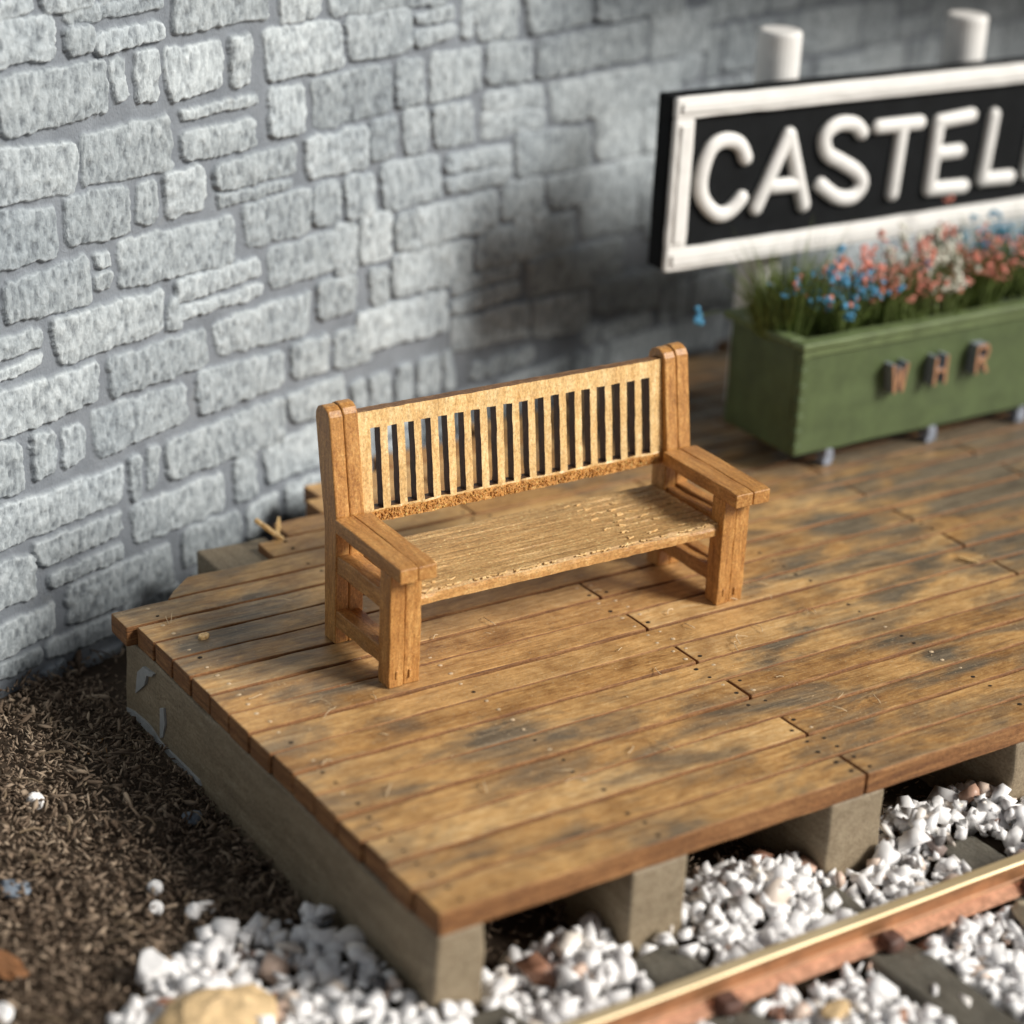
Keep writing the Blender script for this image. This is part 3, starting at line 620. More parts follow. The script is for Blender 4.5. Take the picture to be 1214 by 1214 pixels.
# back panel with 18 slots (sheet cut by a hot beam: pale face, scorched edges)
def back_panel():
    u0, u1 = .130, 1.620; z0, z1 = .492, .948; sa, sb = .188, 1.556; n = 18; pitch = (sb - sa + .034) / n
    rs = random.Random(3)
    xs = [u0, sa - .03]; cuts = []
    for k in range(n): cuts.append((sa + k * pitch, sa + k * pitch + pitch - .034))
    X = [u0, u0 + .02]; 
    for a_, b_ in cuts: X += [a_, a_ + .006, (a_ + b_) / 2, b_ - .006, b_, (b_ + .017)]
    X = X[:-1] + [u1 - .02, u1]
    slot = [False] * (len(X) - 1)
    for i in range(len(X) - 1):
        c = (X[i] + X[i + 1]) / 2; slot[i] = any(a_ < c < b_ for a_, b_ in cuts)
    zb_, zt_ = .546, .876
    Zs = [z0, z0 + .012, z0 + .03, zb_ - .008, zb_] + list(np.linspace(zb_ + .02, zt_ - .02, 12)) + [zt_, zt_ + .012, zt_ + .03, z1 - .018, z1 - .006, z1]
    Zs = np.array(Zs); X = np.array(X)
    inslot = [(zb_ <= (Zs[j] + Zs[j + 1]) / 2 <= zt_) for j in range(len(Zs) - 1)]
    idx = {}; V = []; F = []; M = []
    def vid(i, j, k):
        if (i, j, k) not in idx:
            x, z = X[i], Zs[j]
            x += (fbm(np.array([i * 5.1]), np.array([z * 22]), 4)[0] - .5) * .005 * (1 if 0 < i < len(X) - 1 else 0); z += (vnoise(np.array([x * 33.]), np.array([j * 3.3]), 5)[0] - .5) * .004
            y = (0 if k == 0 else .046) + (vnoise(np.array([x * 45.]), np.array([z * 45. + k * 9]), 6)[0] - .5) * (.012 if z < zb_ else .003)
            ly = .462 + (z - .5) * .135
            idx[(i, j, k)] = len(V); V.append((x, ly + y, z))
        return idx[(i, j, k)]
    solid = lambda i, j: 0 <= i < len(X) - 1 and 0 <= j < len(Zs) - 1 and not (slot[i] and inslot[j])
    for i in range(len(X) - 1):
        for j in range(len(Zs) - 1):
            if not solid(i, j): continue
            low = Zs[j] < zb_ - .009
            F.append((vid(i, j, 0), vid(i + 1, j, 0), vid(i + 1, j + 1, 0), vid(i, j + 1, 0))); M.append(2 if low else 0)
            F.append((vid(i + 1, j, 1), vid(i, j, 1), vid(i, j + 1, 1), vid(i + 1, j + 1, 1))); M.append(0)
            if not solid(i - 1, j): F.append((vid(i, j, 1), vid(i, j, 0), vid(i, j + 1, 0), vid(i, j + 1, 1))); M.append(1)
            if not solid(i + 1, j): F.append((vid(i + 1, j, 0), vid(i + 1, j, 1), vid(i + 1, j + 1, 1), vid(i + 1, j + 1, 0))); M.append(1)
            if not solid(i, j - 1): F.append((vid(i, j, 1), vid(i + 1, j, 1), vid(i + 1, j, 0), vid(i, j, 0))); M.append(2 if low else 1)
            if not solid(i, j + 1): F.append((vid(i, j + 1, 0), vid(i + 1, j + 1, 0), vid(i + 1, j + 1, 1), vid(i, j + 1, 1))); M.append(3 if j == len(Zs) - 2 else 1)
    mb = MB(); mb.add(V, F, M)
    # crumbs left on the rough lower rail
    for k in range(620):
        x = rs.uniform(u0 + .01, u1 - .01); zz = rs.uniform(z0 + .002, zb_ - .012) if rs.random() < .93 else rs.uniform(zb_, z0 + .075); s_ = rs.uniform(.0018, .0040)
        if zz > zb_ - .01: continue
        ly = .462 + (zz - .5) * .135
        Vc, Fc = rbox(-s_ * rs.uniform(.8, 1.8), s_, -s_, s_, -s_, s_, s_ * .4, 1, 0)
        a_ = rs.uniform(0, 3); Rm = np.array(Matrix.Rotation(a_, 3, 'Y') @ Matrix.Rotation(a_ * 2, 3, 'Z')); mb.add(Vc @ Rm.T + np.array([x, ly - .001, zz]), Fc, 2)
    return mb.build('back_panel', [M_slat, M_burnt, M_crumb, M_topedge], bench)
back_panel()
# seat with lengthwise score lines, torn at the ends
def seat():
    u0, u1, v0, v1, zt, zb = .136, 1.614, .030, .520, .372, .318
    X = np.linspace(u0, u1, 150); Y = np.concatenate([[v0, v0 + .004, v0 + .010], np.linspace(v0 + .02, v1 - .01, 62), [v1]])
    gx, gy = np.meshgrid(X, Y, indexing='ij')
    yy = gy + .003 * (fbm(gx * 6, gy * 3, 13) - .5); ph = (yy - v0) / .0545; gr = np.abs(ph - np.round(ph)) * .0545
    depth = np.clip(1 - gr / .0065, 0, 1)
    endm = np.clip(1 - (gx - u0) / .22, 0, 1) + np.clip(1 - (u1 - gx) / .5, 0, 1)
    patch = np.clip((fbm(gx * 3, gy * 8, 31) - .42) * 5, 0, 1)
    amp = .15 + .55 * patch + .9 * np.clip(endm, 0, 1)
    z = zt - .0065 * depth * np.clip(amp, 0, 1.3) + .003 * (fbm(gx * 12, gy * 50, 5) - .5) + .007 * np.clip(endm, 0, 1) * (vnoise(gx * 40, gy * 55, 9) - .5)
    z = z - .010 * (gy <= v0 + .001) - .004 * (np.abs(gy - v0 - .004) < .001) + .004 * (np.abs(gy - v0 - .01) < .001) * fbm(gx * 25, gy, 3)
    a, b = gx.shape; V = np.stack([gx, gy, z], -1).reshape(-1, 3); n = len(V)
    yj = v0 + (vnoise(X * 30, X * 0, 8) - .5) * .004 - .001
    low = [(X[i], yj[i], zb + .003 * (vnoise(X[i] * 22, 0., 4) - .5)) for i in range(a)]; mid = [(X[i], yj[i] - .002, (zb + zt) / 2) for i in range(a)]; lowb = [(X[i], v1, zb) for i in range(a)]
    V = np.vstack([V, np.array(low), np.array(mid), np.array(lowb)])
    F = [(i * b + j, (i + 1) * b + j, (i + 1) * b + j + 1, i * b + j + 1) for i in range(a - 1) for j in range(b - 1)]; M = [0] * len(F)
    L0, L1, L2 = n, n + a, n + 2 * a
    for i in range(a - 1):
        F += [(L0 + i, L0 + i + 1, L1 + i + 1, L1 + i), (L1 + i, L1 + i + 1, (i + 1) * b, i * b), (L2 + i + 1, L2 + i, i * b + b - 1, (i + 1) * b + b - 1), (L0 + i + 1, L0 + i, L2 + i, L2 + i + 1)]; M += [1, 1, 1, 1]
    F += [tuple([L0, L1] + list(range(b)) + [L2]), tuple(([L0 + a - 1, L1 + a - 1] + [(a - 1) * b + k for k in range(b)] + [L2 + a - 1])[::-1])]; M += [1, 1]
    mb = MB(); mb.add(V, F, M)
    rs = random.Random(8)
    for k in range(150):        # torn fibres standing up along the grooves
        if k < 60: x = rs.uniform(u1 - .5, u1 - .02)
        elif k < 100: x = rs.uniform(u0 + .02, u0 + .2)
        else: x = rs.uniform(u0, u1)
        y = v0 + .0545 * (rs.randrange(0, 9)) + rs.uniform(-.006, .010) if k < 100 else v0 + rs.uniform(-.003, .006)
        ln_ = rs.uniform(.006, .019); s_ = rs.uniform(.002, .004)
        Vc, Fc = rbox(-ln_, ln_, -s_, s_, -s_, s_, s_ * .4, 1, 0); a_ = rs.uniform(-.5, .5); Rm = np.array(Matrix.Rotation(a_, 3, 'Z') @ Matrix.Rotation(rs.uniform(-.25, .25), 3, 'Y'))
        mb.add(Vc @ Rm.T + np.array([x, min(max(y, v0), v1), zt + .001]), Fc, 2)
    return mb.build('seat', [M_seat, M_bench, M_slat], bench)
seat()
mb = MB(); V, F = rbox(.13, 1.62, .452, .500, .215, .300, .006, .06, .003, 10, 31); 
# ---------------------------------------------------------------- planter
PX, PY, PZ, PT = 3.492, 2.399, .100, .690; PW, PD = 2.95, .55
planter = tag(empty('planter', (PX, PY, .0)), 'long green planter box on small grey feet with raised copper letters on its front', 'planter')
mb = MB(); t_ = .05
for k, (a_, b_, c_, d_) in enumerate(((0, PW, 0, t_), (0, PW, PD - t_, PD), (0, t_, t_ + .001, PD - t_ - .001), (PW - t_, PW, t_ + .001, PD - t_ - .001))):
    V, F = rbox(a_, b_, c_, d_, PZ, PT - .035, .006, .1, .003, 8, 60 + k); mb.add(V, F)
V, F = rbox(t_ + .001, PW - t_ - .001, t_ + .001, PD - t_ - .001, PZ + .01, PZ + .05, .004, .2, 0); mb.add(V, F)
hgt = PT - .035 - PZ
for k in range(7):       # finger joints showing at the corners
    za = PZ + .02 + k * hgt / 7
    for xx in (-.010, PW - .028):
        V, F = rbox(xx, xx + .044, -.014, .03, za, za + hgt / 14, .004, .05, .001, 20, k); mb.add(V, F)
mb.build('box', M_green, planter)
mb = MB(); o_ = .035
for a_, b_, c_, d_ in ((-o_, PW + o_, -o_, .055), (-o_, PW + o_, PD - .055, PD + o_), (-o_, .055, .056, PD - .056), (PW - .055, PW + o_, .056, PD - .056)):
    V, F = rbox(a_, b_, c_, d_, PT - .034, PT, .009, .09, .004, 8, 71); mb.add(V, F)
V, F = rbox(-.012, PW + .012, -.016, -.001, PT - .075, PT - .036, .006, .1, .003, 8, 72); mb.add(V, F)
mb.build('rim', M_green_lt, planter)
for fx in (.25, .95, 1.60, 2.3, 2.85):
    for fy in (.045, PD - .06):
        mb = MB(); V, F = rbox(fx - .028, fx + .028, fy - .035, fy + .03, .004, PZ - .001, .012, .02, .006, 30, int(fx * 10)); 
        V[:, 0] = fx + (V[:, 0] - fx) * (1 + (PZ - V[:, 2]) * 2.2); mb.add(V, F); mb.build('foot', M_pewter, planter)
gx, gy = np.meshgrid(np.linspace(.052, PW - .052, 120), np.linspace(.052, PD - .052, 24), indexing='ij')
V = np.stack([gx, gy, PT - .06 + .05 * fbm(gx * 9, gy * 9, 2)], -1).reshape(-1, 3)
mb = MB(); mb.add(V, [(i * 24 + j, (i + 1) * 24 + j, (i + 1) * 24 + j + 1, i * 24 + j + 1) for i in range(119) for j in range(23)]); mb.build('planting_mat', M_planting, planter, smooth=True)
# letters W H R standing off the front
def block_letter(strokes, cx, zc, wd, ht, th, name):
    mb = MB()
    for (xa, za, xb, zb) in strokes:
        a_ = np.array([cx + (xa - .5) * wd, zc + (za - .5) * ht]); b_ = np.array([cx + (xb - .5) * wd, zc + (zb - .5) * ht]); e = b_ - a_; L = np.linalg.norm(e); e /= L
        nn = np.array([-e[1], e[0]]); a_ = a_ - e * th * .3; b_ = b_ + e * th * .3
        c4 = [a_ + nn * th / 2, a_ - nn * th / 2, b_ - nn * th / 2, b_ + nn * th / 2]; dj = random.uniform(0, .003)
        fr = [(p[0], -.065 - dj, p[1]) for p in c4]; bk = [(p[0], -.002, p[1]) for p in c4]
        mb.add(fr + bk, [(0, 1, 2, 3), (4, 7, 6, 5), (0, 4, 5, 1), (1, 5, 6, 2), (2, 6, 7, 3), (3, 7, 4, 0)], [0, 1, 1, 1, 1, 1])
    o = mb.build('letter', [M_copper, M_letterside], planter); o['label'] = name
WL = [(0, 1, .22, 0), (.22, 0, .5, .85), (.5, .85, .78, 0), (.78, 0, 1, 1)]
HL = [(.1, 1, .1, 0), (.9, 1, .9, 0), (.1, .5, .9, .5)]
RL = [(.1, 1, .1, 0), (.1, 1, .75, 1), (.75, 1, .9, .78), (.9, .78, .75, .52), (.75, .52, .1, .5), (.45, .5, .9, 0)]
block_letter(WL, 0.597, 0.436, .092, .14, .019, 'copper faced letter W')
block_letter(HL, 0.879, 0.434, .092, .14, .019, 'copper faced letter H')
block_letter(RL, 1.169, 0.449, .092, .14, .019, 'copper faced letter R')
# ---------------------------------------------------------------- station name board
SY_ = 3.10; SX0, SX1, SZ0, SZ1 = 3.135, 6.95, .900, 1.765
sign = tag(empty('name_board', (0, SY_, 0)), 'black station name board with white frame and raised white letters, on two round white posts', 'sign')
mb = MB(); V, F = rbox(SX0 - .012, SX1, .0, .105, SZ0 + .012, SZ1 + .004, .006, .15, .002, 5, 81); mb.add(V, F); mb.build('board', M_black, sign)
for nm, a_, b_, c_, d_ in (('frame_top', SX0, SX1, SZ1 - .105, SZ1), ('frame_bottom', SX0, SX1, SZ0, SZ0 + .115), ('frame_side', SX0, SX0 + .118, SZ0 + .116, SZ1 - .106), ('frame_side', SX1 - .118, SX1, SZ0 + .116, SZ1 - .106)):
    mb = MB(); V, F = rbox(a_, b_, -.034, -.001, c_, d_, .010, .07, .003, 9, 83)
    V2, F2 = rbox(a_ + .03, b_ - .03, -.045, -.033, c_ + .03, d_ - .03, .008, .07, .003, 9, 84)
    mb.add(V, F); mb.add(V2, F2); mb.build(nm, M_white, sign)
for xx in (3.955, 5.25):
    mb = MB(); n = 28; pr = .112; prof = [(0, -.094), (pr, -.094), (pr, 1.975), (pr * .96, 1.99), (pr * .85, 1.997), (0, 2.0)]
    V = []; F = []
    for r_, z_ in prof[1:-1]: V += [(xx + r_ * math.cos(2 * math.pi * k / n), .225 + r_ * math.sin(2 * math.pi * k / n), z_ + .095 * 0) for k in range(n)]
    m_ = len(prof) - 2
    for i in range(m_ - 1): F += [(i * n + k, i * n + (k + 1) % n, (i + 1) * n + (k + 1) % n, (i + 1) * n + k) for k in range(n)]
    F += [tuple(range(n))[::-1], tuple((m_ - 1) * n + k for k in range(n))]
    V = np.array(V); V[:, 2] = np.where(V[:, 2] < 0, .002, V[:, 2]); mb.add(V, F); mb.build('post', M_white, sign)
LET = [('C', [[(3.6, 1.429), (3.55, 1.503), (3.454, 1.53), (3.372, 1.492), (3.329, 1.357), (3.35, 1.247), (3.442, 1.162), (3.525, 1.166), (3.596, 1.226)]]), ('A', [[(3.694, 1.164), (3.864, 1.52)], [(3.871, 1.52), (4.009, 1.147)], [(3.789, 1.263), (3.956, 1.259)]]), ('S', [[(4.358, 1.489), (4.299, 1.535), (4.187, 1.545), (4.11, 1.494), (4.134, 1.403), (4.237, 1.347), (4.351, 1.284), (4.398, 1.213), (4.338, 1.153), (4.229, 1.165), (4.112, 1.239)]]), ('T', [[(4.468, 1.507), (4.756, 1.505)], [(4.639, 1.493), (4.62, 1.14)]]), ('E', [[(5.127, 1.512), (4.896, 1.497)], [(4.896, 1.497), (4.885, 1.135)], [(4.885, 1.135), (5.135, 1.127)], [(4.896, 1.325), (5.069, 1.326)]]), ('L', [[(5.3, 1.497), (5.271, 1.149)], [(5.271, 1.149), (5.479, 1.143)]]), ('L2', [[(5.629, 1.496), (5.607, 1.148)], [(5.607, 1.148), (5.818, 1.147)]])]
for nm, strokes in LET:
    mb = MB()
    for s_ in strokes:
        pts = [(x, 0, z) for x, z in s_]
        if len(pts) > 3: pts = smooth_path(pts, 6)
        V, F = sweep(pts, .040, 14); V[:, 1] = V[:, 1] * .7 - .012; mb.add(V, F)
    o = mb.build('letter', M_white, sign, smooth=True)
# ---------------------------------------------------------------- flowers
def leafm(name, c, var=.35):
    return flatm(name, c, .7, var, 25, 0)
M_grass = leafm('static_grass', (.13, .175, .045), .5); M_grass2 = leafm('pale_static_grass', (.19, .21, .09), .4)
M_blue = leafm('blue_petals', (.10, .34, .55)); M_pink = leafm('salmon_petals', (.82, .30, .23)); M_cream = leafm('cream_petals', (.80, .80, .66)); M_teal = leafm('teal_petals', (.08, .26, .36))
def tuft(name_, label, cat, x, y, rad, h, nb, nf, mats_f, group, lean=0., hf=None, zb=PT - .03, grass=M_grass):
    root = empty(name_, (x, y, zb)); tag(root, label, cat, group); rs = random.Random(int(x * 1000 + y * 77))
    mb = MB(); tips = []
    for k in range(nb):
        r_ = rad * math.sqrt(rs.random()); a_ = rs.uniform(0, 6.283); bx_, by_ = r_ * math.cos(a_), r_ * math.sin(a_) * .75
        hh = h * (rs.uniform(.4, 1.0) if rs.random() < .93 else rs.uniform(1.0, 1.35)); out = rs.uniform(.1, .6) if rs.random() < .85 else rs.uniform(.6, 1.3); tx, ty = bx_ + out * hh * math.cos(a_) * .8 + rs.gauss(0, .045), by_ + out * hh * math.sin(a_) * .5 + rs.gauss(0, .04)
        w_ = rs.uniform(.0025, .005); an = rs.uniform(0, 3.14); dx, dy = math.cos(an) * w_, math.sin(an) * w_
        mx_, my_, mz = (bx_ * .55 + tx * .45), (by_ * .55 + ty * .45), hh * .6
        mb.add([(bx_ - dx, by_ - dy, -.02), (bx_ + dx, by_ + dy, -.02), (mx_ + dx * .8, my_ + dy * .8, mz), (mx_ - dx * .8, my_ - dy * .8, mz), (tx, ty, hh)], [(0, 1, 2, 3), (3, 2, 4)])
        tips.append((tx, ty, hh, mx_, my_, mz))
    mb.build('grass_blades', grass, root)
    heads = rs.sample(tips, min(len(tips), max(4, nf // 7)))
    for mi, mt in enumerate(mats_f):
        mb = MB()
        for k in range(nf // len(mats_f)):
            tx, ty, hh, mx_, my_, mz = rs.choice(heads); t = rs.choice([1, 1, 1, .95, .9, .8, .55]); c = np.array([mx_ + (tx - mx_) * t, my_ + (ty - my_) * t, mz + (hh - mz) * t + .004]) + np.array([rs.gauss(0, .014) for _ in range(3)])
            s_ = rs.uniform(.006, .016); V, F = ICO; q = V * s_ * np.array([rs.uniform(.7, 1.2), rs.uniform(.7, 1.2), rs.uniform(.6, 1.1)]) * (1 + .35 * (np.random.default_rng(k).random((12, 1)) - .5)); mb.add(q + c, F)
        mb.build('blossoms', mt, root)
    return root
bm = bmesh.new(); bmesh.ops.create_icosphere(bm, subdivisions=1, radius=1); bm.verts.index_update()
ICO = (np.array([v.co[:] for v in bm.verts]), [tuple(v.index for v in f.verts) for f in bm.faces]); bm.free()
GR = 'flower tufts planted in the green box'
tuft('flower_tuft', 'bare green grass tuft with a stray blue bloom at the left end of the box', 'flowers', 3.62, 2.68, .17, .36, 900, 8, [M_blue], GR)
tuft('flower_tuft', 'bright blue flowers nearest the front left corner of the box', 'flowers', 3.83, 2.56, .13, .29, 340, 380, [M_blue, M_blue, M_blue, M_blue, M_blue, M_pink], GR)
tuft('flower_tuft', 'leftmost tuft of salmon pink flowers in the box, beside the blue ones', 'flowers', 4.14, 2.60, .15, .32, 520, 340, [M_pink], GR)
tuft('flower_tuft', 'creamy white flowers between the two salmon pink tufts', 'flowers', 4.45, 2.62, .17, .33, 460, 460, [M_cream], GR, grass=M_grass2)
tuft('flower_tuft', 'salmon pink flowers right of the white tuft, under the bottom of the name board', 'flowers', 4.80, 2.62, .17, .34, 560, 380, [M_pink], GR)
tuft('flower_tuft', 'deep teal blue flowers at the right edge of the photo', 'flowers', 5.17, 2.67, .18, .36, 430, 380, [M_teal, M_blue], GR)
tuft('flower_tuft', 'low sparse tuft with a few white blooms by the front rim of the box', 'flowers', 4.50, 2.50, .09, .19, 90, 40, [M_cream, M_pink], GR)
tuft('flower_tuft', 'low salmon pink flowers at the front rim, below the leftmost pink tuft', 'flowers', 4.26, 2.50, .10, .22, 120, 70, [M_pink], GR)
tuft('flower_tuft', 'salmon pink tuft just past the teal one, beyond the right edge of the photo', 'flowers', 5.52, 2.64, .17, .33, 300, 160, [M_pink], GR)
tuft('flower_tuft', 'creamy white tuft far along the box, beyond the right edge of the photo', 'flowers', 5.86, 2.66, .17, .33, 300, 160, [M_cream], GR)
tuft('flower_tuft', 'bright blue tuft at the far right end of the box, beyond the photo', 'flowers', 6.2, 2.64, .15, .31, 300, 160, [M_blue], GR)
bl = empty('fallen_blossom', (3.30, 2.86, .0)); tag(bl, 'single bright blue bloom on a thin stem off the left end of the green box', 'flower')
mb = MB(); V, F = sweep(smooth_path([(0.16, -.12, .66), (.05, -.03, .74), (-.12, -.02, .74)], 5), .003, 5); mb.add(V, F); mb.build('stem', M_grass, bl)
mb = MB(); rs = random.Random(2)
for k in range(9): V, F = ICO; mb.add(V * rs.uniform(.013, .022) + np.array([-.12 + rs.uniform(-.012, .012), -.02 + rs.uniform(-.012, .012), .74 + rs.uniform(-.035, .035)]), F)
mb.build('petals', M_blue, bl)

# ---------------------------------------------------------------- railway: rail, chairs, sleepers
M_railtop = NT('worn_rail_head'); M_railtop.color(M_railtop.ramp(M_railtop.noise(M_railtop.coord('Object', (.6, 20, 1)), 4, 4), [(.3, (.50, .37, .19)), (.7, (.72, .60, .38))])); M_railtop.rough(.5, .5); M_railtop.b.inputs['Metallic'].default_value = .35; M_railtop = M_railtop.m
M_railweb = flatm('rusty_painted_web', (.32, .155, .07), .5, .3, 9, .3, .4, .2)
M_railfoot = flatm('copper_rail_foot', (.80, .42, .27), .38, .35, 28, .5, .5, .45)
M_chair = flatm('dark_rust_chair', (.11, .055, .04), .6, .4, 30, .4)
M_sleeper = wood('grey_sleeper', (.075, .07, .055), (.125, .115, .09), (.19, .175, .14), (14, 2.0, 14), .75, .6, .008)
def rail(yc, name, lab, group):
    root = tag(empty(name, (0, yc, -.385)), lab, 'rail', group)
    prof = [(-.066, 0, 2), (-.066, .012, 2), (-.018, .026, 1), (-.010, .04, 1), (-.010, .082, 1), (-.027, .092, 1), (-.028, .112, 0), (-.022, .118, 0), (.022, .118, 0), (.028, .112, 1), (.027, .092, 1), (.010, .082, 1), (.010, .04, 1), (.018, .026, 2), (.066, .012, 2), (.066, 0, 2)]
    xs = np.arange(-4, 9.01, .25); n = len(prof); V = []; F = []; M = []
    for x in xs: V += [(x, p[0] + .0015 * math.sin(x * 7), p[1]) for p in prof]
    for i in range(len(xs) - 1):
        for k in range(n): F.append((i * n + k, i * n + (k + 1) % n, (i + 1) * n + (k + 1) % n, (i + 1) * n + k)); M.append(prof[k][2] if k < n - 1 else 2)
    F += [tuple(range(n))[::-1], tuple((len(xs) - 1) * n + k for k in range(n))]; M += [1, 1]
    for nm, ms, mt in (('rail_head', 0, M_railtop), ('rail_web', 1, M_railweb), ('rail_foot', 2, M_railfoot)):
        mb = MB(); mb.add(V, [f for f, q in zip(F, M) if q == ms], 0); o = mb.build(nm, mt, root)
        bm = bmesh.new(); bm.from_mesh(o.data); bmesh.ops.delete(bm, geom=[v for v in bm.verts if not v.link_faces], context='VERTS'); bmesh.ops.recalc_face_normals(bm, faces=bm.faces); bm.to_mesh(o.data); bm.free()
    return root
SLX = [-1.31, -.59, .13, .85, 1.58, 2.29, 3.02, 3.74]
r1 = rail(-.400, 'rail', 'worn brass topped rail with copper coloured foot, running beside the platform in white ballast', None)
def chairs(root, yc):
    for x in SLX:
        mb = MB()
        V, F = rbox(x - .045, x + .045, -.108, -.030, .006, .055, .014, .02, .006, 25, int(x * 9)); V[:, 0] = x + (V[:, 0] - x) * (1 - (V[:, 2]) * 3.5); mb.add(V, F)
        mb.build('rail_chair', M_chair, root)
        mb = MB(); V, F = rbox(x - .045, x + .045, .030, .105, .006, .04, .012, .02, .005, 25, int(x * 9) + 5); mb.add(V, F)
        mb.build('rail_chair', M_chair, root)
chairs(r1, -.4)
sl_labels = {2: 'leftmost grey sleeper in view, its end among white stones by the platform corner', 3: 'grey sleeper with its bare end opposite the second joist, clear of stones', 4: 'grey sleeper half buried in white stones beyond the rail and bare on the near side', 5: 'rightmost grey sleeper in view, its rounded dark end poking out of white stones'}
for i, x in enumerate(SLX):
    if i not in sl_labels: continue
    mb = MB(); V, F = rbox(x - .105, x + .105, -1.75, -.052, -.50, -.389, .022, .06, .008, 9, 90 + i); mb.add(V, F)
    o = mb.build('sleeper', M_sleeper); tag(o, sl_labels[i], 'sleeper', 'sleepers under the rail')

# ---------------------------------------------------------------- white ballast
TEMPL = []
_g = np.random.default_rng(99)
for _k in range(26):
    bm = bmesh.new(); q = _g.normal(size=(10, 3)); q /= np.linalg.norm(q, axis=1)[:, None]; q *= _g.uniform(.78, 1.12, (10, 1)); q *= _g.uniform(.62, 1.12, 3)
    for v in q: bm.verts.new(v)
    r_ = bmesh.ops.convex_hull(bm, input=bm.verts); bmesh.ops.delete(bm, geom=[v for v in bm.verts if not v.link_faces], context='VERTS'); bmesh.ops.triangulate(bm, faces=bm.faces); bm.verts.index_update()
    TEMPL.append((np.array([v.co[:] for v in bm.verts]), np.array([[v.index for v in f.verts] for f in bm.faces]))); bm.free()
def scatter(name, pts, sizes, tones, mat, seed, flat=1.0, stretch=None):
    g = np.random.default_rng(seed); N = len(pts)
    q = g.normal(size=(N, 4)); q /= np.linalg.norm(q, axis=1)[:, None]; w_, x, y, z = q.T
    Rm = np.stack([1 - 2 * (y * y + z * z), 2 * (x * y - z * w_), 2 * (x * z + y * w_), 2 * (x * y + z * w_), 1 - 2 * (x * x + z * z), 2 * (y * z - x * w_), 2 * (x * z - y * w_), 2 * (y * z + x * w_), 1 - 2 * (x * x + y * y)], 1).reshape(N, 3, 3)
    sc = g.uniform(.7, 1.2, (N, 1, 3)) if stretch is None else stretch(g, N)
    ch = g.integers(0, len(TEMPL), N); VV = []; FF = []; TT = []; base = 0
    for t, (V0, F0) in enumerate(TEMPL):
        k = np.where(ch == t)[0]; nv = len(V0)
        v = V0[None] * sc[k] * sizes[k][:, None, None]; v = np.einsum('nij,nkj->nki', Rm[k], v); v[:, :, 2] *= flat; v = v + pts[k][:, None, :]
        VV.append(v.reshape(-1, 3)); FF.append((F0[None] + (np.arange(len(k)) * nv)[:, None, None]).reshape(-1, 3) + base); TT.append(np.repeat(tones[k], nv)); base += len(k) * nv
    v = np.vstack(VV); F = np.vstack(FF); tt = np.concatenate(TT)
    me = bpy.data.meshes.new(name); me.vertices.add(len(v)); me.vertices.foreach_set('co', v.astype(np.float32).ravel())
    me.loops.add(len(F) * 3); me.loops.foreach_set('vertex_index', F.astype(np.int32).ravel()); me.polygons.add(len(F)); me.polygons.foreach_set('loop_start', (np.arange(len(F)) * 3).astype(np.int32))
    me.update(calc_edges=True); me.materials.append(mat)
    at = me.attributes.new('tone', 'FLOAT', 'POINT'); at.data.foreach_set('value', tt.astype(np.float32))
    o = bpy.data.objects.new(name, me); col.objects.link(o); return o
def ballast_top(x, y):
    """surface height of the ballast bed, NaN where there is none"""
    h = -.405 + .035 * (fbm(x * 3.1, y * 3.1, 61) - .4)
    h = h + .06 * np.exp(-((y + .0) / .15) ** 2) * (fbm(x * 2.2 + 9, y, 5) - .15)
    for c, s_, k in ((2.2, .22, .10), (1.36, .24, .10), (2.6, .2, .07), (.62, .1, .03)): h = h + k * np.exp(-((x - c) / s_) ** 2 - ((y + .0) / .2) ** 2)
    edge = .16 + .12 * fbm(x * 2.6, x * 0 + 3.3, 71)                 # how far it runs in under the deck
    for c in (.09, .905, 1.82, 2.75): edge = np.where(np.abs(x - c) < .14, -.01, edge)
    # the gap beside the first joist stays nearly empty
    h = h - .07 * np.exp(-((x - .40) / .16) ** 2) * (y > -.12)
    left = np.where(x < -.02, .74 + (x + .05) * -.28 - np.clip(-x - .42, 0, 2) * .9, edge)
    h = np.where((x < -.01) & (y > 0), -.43 + .03 * fbm(x * 5, y * 5, 3) + .05 * np.exp(-((x + .05) / .12) ** 2 - ((y - .35) / .5) ** 2), h)
    ok = (y < left) & (x > -1.6)
    ok &= ~((x < -.5) & (y < .9 * (x + .5) * -1 * 0 - 3))
    return np.where(ok, h, np.nan)
N = 14000
g = np.random.default_rng(4); px = g.uniform(-1.6, 4.0, N); py = g.uniform(-1.7, .9, N); t = ballast_top(px, py)
keep = ~np.isnan(t); px, py, t = px[keep], py[keep], t[keep]
onsl = np.zeros(len(px), bool)
for i, x in enumerate(SLX):
    inn = (np.abs(px - x) < .115) & (py < -.045); pr = .93 if i != 4 else .55
    if i == 4: inn &= ~((py > -.30) & (px < x + .02)) ; 
    onsl |= inn & (g.random(len(px)) < (pr if i != 4 else .95))
rl = (np.abs(py + .40) < .075); onr = rl
k = ~(onsl | onr); px, py, t = px[k], py[k], t[k]
# keep a few on the half-buried sleeper
sz = np.clip(g.lognormal(-3.2, .32, len(px)), .014, .072) * np.where(g.random(len(px)) < .12, 1.25, 1)
pz = t - g.random(len(px)) ** 1.5 * .05
tone = g.random(len(px))
# dark slate crumbs are rarer close to the rail
bal = scatter('ballast', np.stack([px, py, pz], 1), sz, tone, M_ballast, 5); tag(bal, 'angular white marble ballast chips packed around the rail and the platform front', 'ballast', kind='stuff')

